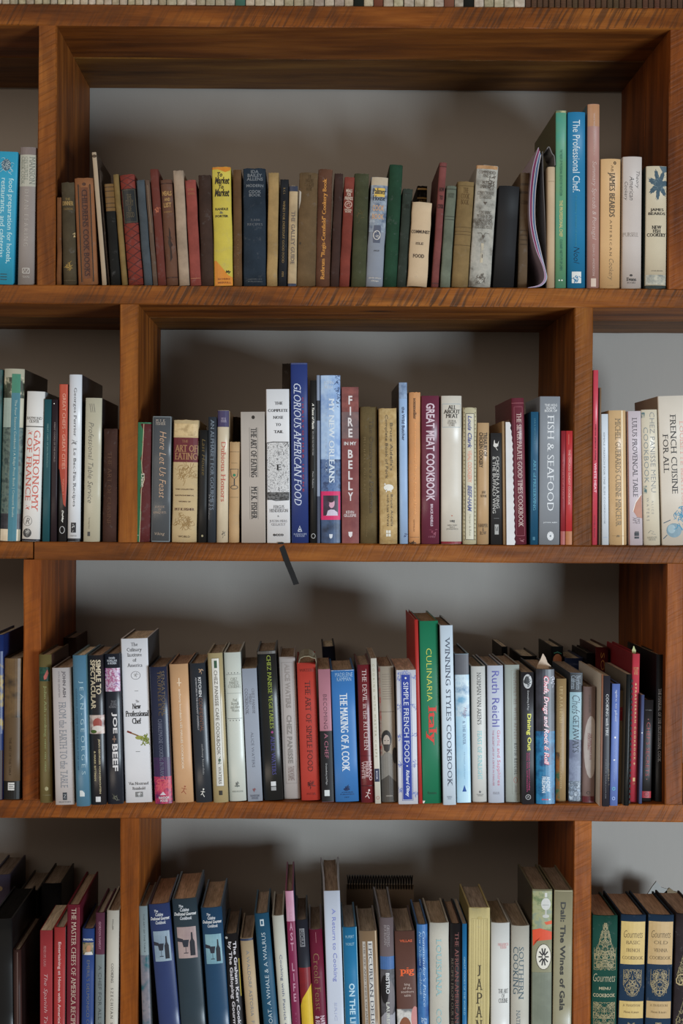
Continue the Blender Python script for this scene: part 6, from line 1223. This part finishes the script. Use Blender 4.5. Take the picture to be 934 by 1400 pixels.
# ---- right cell
gd = (146, 134, 98)
bk(4, 809, 843, 809.5, 847, 1252, (10, 62, 50), 'bottle green book with dense silver gilt ornament', [
  ('Q', .10, .90, .05, .36, 'pine', 3, 90, .5, gd), ('Q', .08, .92, .22, .37, 'box', 5, 60, .5, gd), T('Gourmets', 'c', 'H', .06, .92, .395, .45, (170, 160, 130)), T('MENU', 'b', 'H', .28, .74, .485, .505, (160, 150, 120)), T('COOKBOOK', 'b', 'H', .06, .92, .53, .555, (160, 150, 120)),
  ('Q', .08, .92, .59, .70, 'box', 6, 60, .5, gd), ('Q', .1, .9, .68, .9, 'shield', 7, 80, .5, gd)], page=(140, 104, 76), kind='cloth', side=(16, 30, 28), rb=.003, dep=.142, mot=.1)
def gourmet_navy(bl, br, tl, tr, label, lines, lc, seed):
    bk(4, bl, br, tl, tr, 1251, (22, 44, 66), label, [
        ('R', .03, .97, .045, .335, lc), T('Gourmets', 'c', 'H', .14, .88, .105, .155, (96, 76, 46)), *[T(s_, 's', 'H', .1 if i == 2 else .24, .92 if i == 2 else .78, .175 + .052 * i, .198 + .052 * i, (110, 88, 54)) for i, s_ in enumerate(lines)],
        ('Q', .16, .86, .37, .55, 'shield', seed, 70, .55, (150, 134, 100)), ('R', .03, .97, .585, .70, lc), T('A TRADITION', 's', 'H', .16, .84, .605, .62, (120, 96, 60)), T('Menus & more', 's', 'H', .2, .8, .65, .665, (120, 96, 60)),
        ('Q', .14, .86, .73, .97, 'bell', seed + 1, 80, .55, (150, 134, 100))], page=(150, 112, 80), kind='cloth', side=(20, 26, 32), rb=.003, dep=.142, mot=.1)
gourmet_navy(845.5, 880.5, 848.5, 885, 'navy book with yellow buff label and gilt crest, left one of two alike', ('BASIC', 'FRENCH', 'COOKBOOK'), (190, 162, 100), 21)
gourmet_navy(882, 918.5, 886.5, 923, 'navy book with brownish buff label and gilt crest, right one of two alike', ('OLD', 'VIENNA', 'COOKBOOK'), (176, 146, 100), 31)
bk(4, 920.5, 956, 924.5, 960, 1250, (44, 34, 36), 'dark brown ornamented book cut by the right frame edge at the bottom', [('Q', .1, .9, .2, .48, 'pine', 41, 60, .6, gd), ('Q', .1, .9, .55, .95, 'bell', 43, 60, .6, gd), T('G', 'c', 'H', .06, .4, .40, .48, (170, 150, 110))], page=(130, 100, 80), kind='cloth', dep=.142)
# spiral notebook standing across the back of the centre cell
GAIN = 1.0
rr_ = .24
xa, zt = P(474, 1205, rr_); xb, _ = P(566, 1205, rr_); wN = xb - xa; hN = zt - SHELF[4]
root = empty('spiral_notebook', ((xa + xb) / 2, rr_, SHELF[4] + .0004), (0, 0, 0), 'spiral bound notebook with kraft cover standing flat at the back behind the white book', 'notebook', 'books standing on the lowest visible shelf')
mesh_obj('cover', *grid_prism([(-wN / 2, 0), (wN / 2, 0), (wN / 2, .0015), (-wN / 2, .0015)][::1], 0, hN - .006, 1), mat_cover((112, 94, 76), 'matte'), root)
mesh_obj('page_block', *grid_prism([(-wN / 2 + .001, .0017), (wN / 2 - .001, .0017), (wN / 2 - .001, .010), (-wN / 2 + .001, .010)], 0.001, hN - .007, 1), mat_pages((170, 160, 140)), root)
pts = []; nl = 25; stp = wN * .98 / nl
for i in range(nl * 14):
    a = 2 * math.pi * i / 14; pts.append((-wN * .49 + stp * i / 14, .005 - .0095 * math.sin(a), hN - .003 + .0125 * math.cos(a)))
v_, f_ = tube(pts, .0011, 5); mesh_obj('wire_coil', v_, f_, mat_plain('black_wire', (26, 26, 28), .35, .6), root)
# loose paper scraps behind the navy books
for i, (px, py, ww_, hh_, c, lb) in enumerate(((899, 1205, .036, .024, (150, 150, 146), 'folded grey paper corner rising behind the two navy books'), (917, 1214, .034, .014, (112, 96, 70), 'brownish curled paper rising behind the right navy book'), (862, 1222, .05, .006, (96, 100, 104), 'low grey paper edge behind the left navy book'))):
    x, z = P(px, py, .27); root = empty('paper_scrap', (x, .27, SHELF[4]), (0, 0, 0), lb, 'paper', 'papers and folders on the shelves'); zz = z - SHELF[4]
    out = [(-.5, 0), (-.5, zz - hh_), (-.25, zz - hh_ * .4), (-.05, zz), (.2, zz - hh_ * .45), (.5, zz - hh_ * .6), (.5, 0)]
    V = [(a * ww_, 0, b) for a, b in out] + [(a * ww_, .004, b) for a, b in out]; n = len(out)
    mesh_obj('paper', V, [tuple(range(n)), tuple(range(2 * n - 1, n - 1, -1))] + [(q, q + n, (q + 1) % n + n, (q + 1) % n) for q in range(n)], mat_plain('scrap_paper', c, .7), root)

# ================================================================ feet of the books on the shelf above
ROWG[0] = 1.3; SHELF[0] = Z[0]; GROUPS[0] = 'slim volumes on the top shelf, cut off by the upper frame edge'; YB[0] = 5
rnd = random.Random(5)
TOPC = []
x = -8.0
while x < 718:
    wdt = 10.6 if x < 225 else (13.6 if x < 700 else 15); wdt += rnd.uniform(-.6, .6)
    j_ = rnd.randint(-16, 14); nm, c = 'off-white', (172 + j_, 160 + j_ + rnd.randint(-3, 3), 140 + j_ + rnd.randint(-6, 6))
    if 483 < x < 496: nm, c = 'black green', (30, 40, 36)
    elif 498 < x < 512: nm, c = 'reddish brown', (130, 76, 56)
    elif 603 < x < 616: nm, c = 'salmon brown', (140, 90, 70)
    elif 634 < x < 648: nm, c = 'black', (30, 34, 32)
    elif 314 < x < 326: nm, c = 'teal', (70, 120, 108)
    TOPC.append((x, x + wdt - .7, nm, c, .16)); x += wdt
while x < 936:
    TOPC.append((x, x + 7.2, 'brown ribbed', (112 + rnd.randint(-10, 10), 84 + rnd.randint(-8, 8), 62), .16)); x += 8.0
seen = {}
for a, b, nm, c, h_ in TOPC:
    GAIN = 1.25
    xa, _ = P(a, 4, .004); xb, _ = P(b, 4, .004); ww = xb - xa
    lab = {'off-white': 'slim off-white volume standing on the top shelf, only its foot in view', 'brown ribbed': 'thin brown ribbed volume at the right of the top shelf, only its foot in view'}.get(nm, 'slim %s volume among the off-white ones on the top shelf' % nm)
    r_ = .002 + rnd.uniform(0, .004)
    root = empty('slim_volume', ((xa + xb) / 2, r_, Z[0] + .0003), (0, 0, 0), lab, 'book', 'slim volumes on the top shelf' if nm in ('off-white', 'brown ribbed') else GROUPS[0])
    hh = .19 + rnd.uniform(-.01, .01)
    book_parts(root, ww, hh, .14, c, dict(kind='matte', hard=nm == 'off-white', rb=.0015, side=(70, 66, 58), mot=.1), [('P', 0, 1, .93, 1, (c, tuple(max(0, v - 30) for v in c)), 120)] if nm == 'off-white' else ([('R', 0, 1, .86 + .012 * q, .866 + .012 * q, (66, 46, 34)) for q in range(11)] if nm == 'brown ribbed' else []), int(a * 3) + 900)
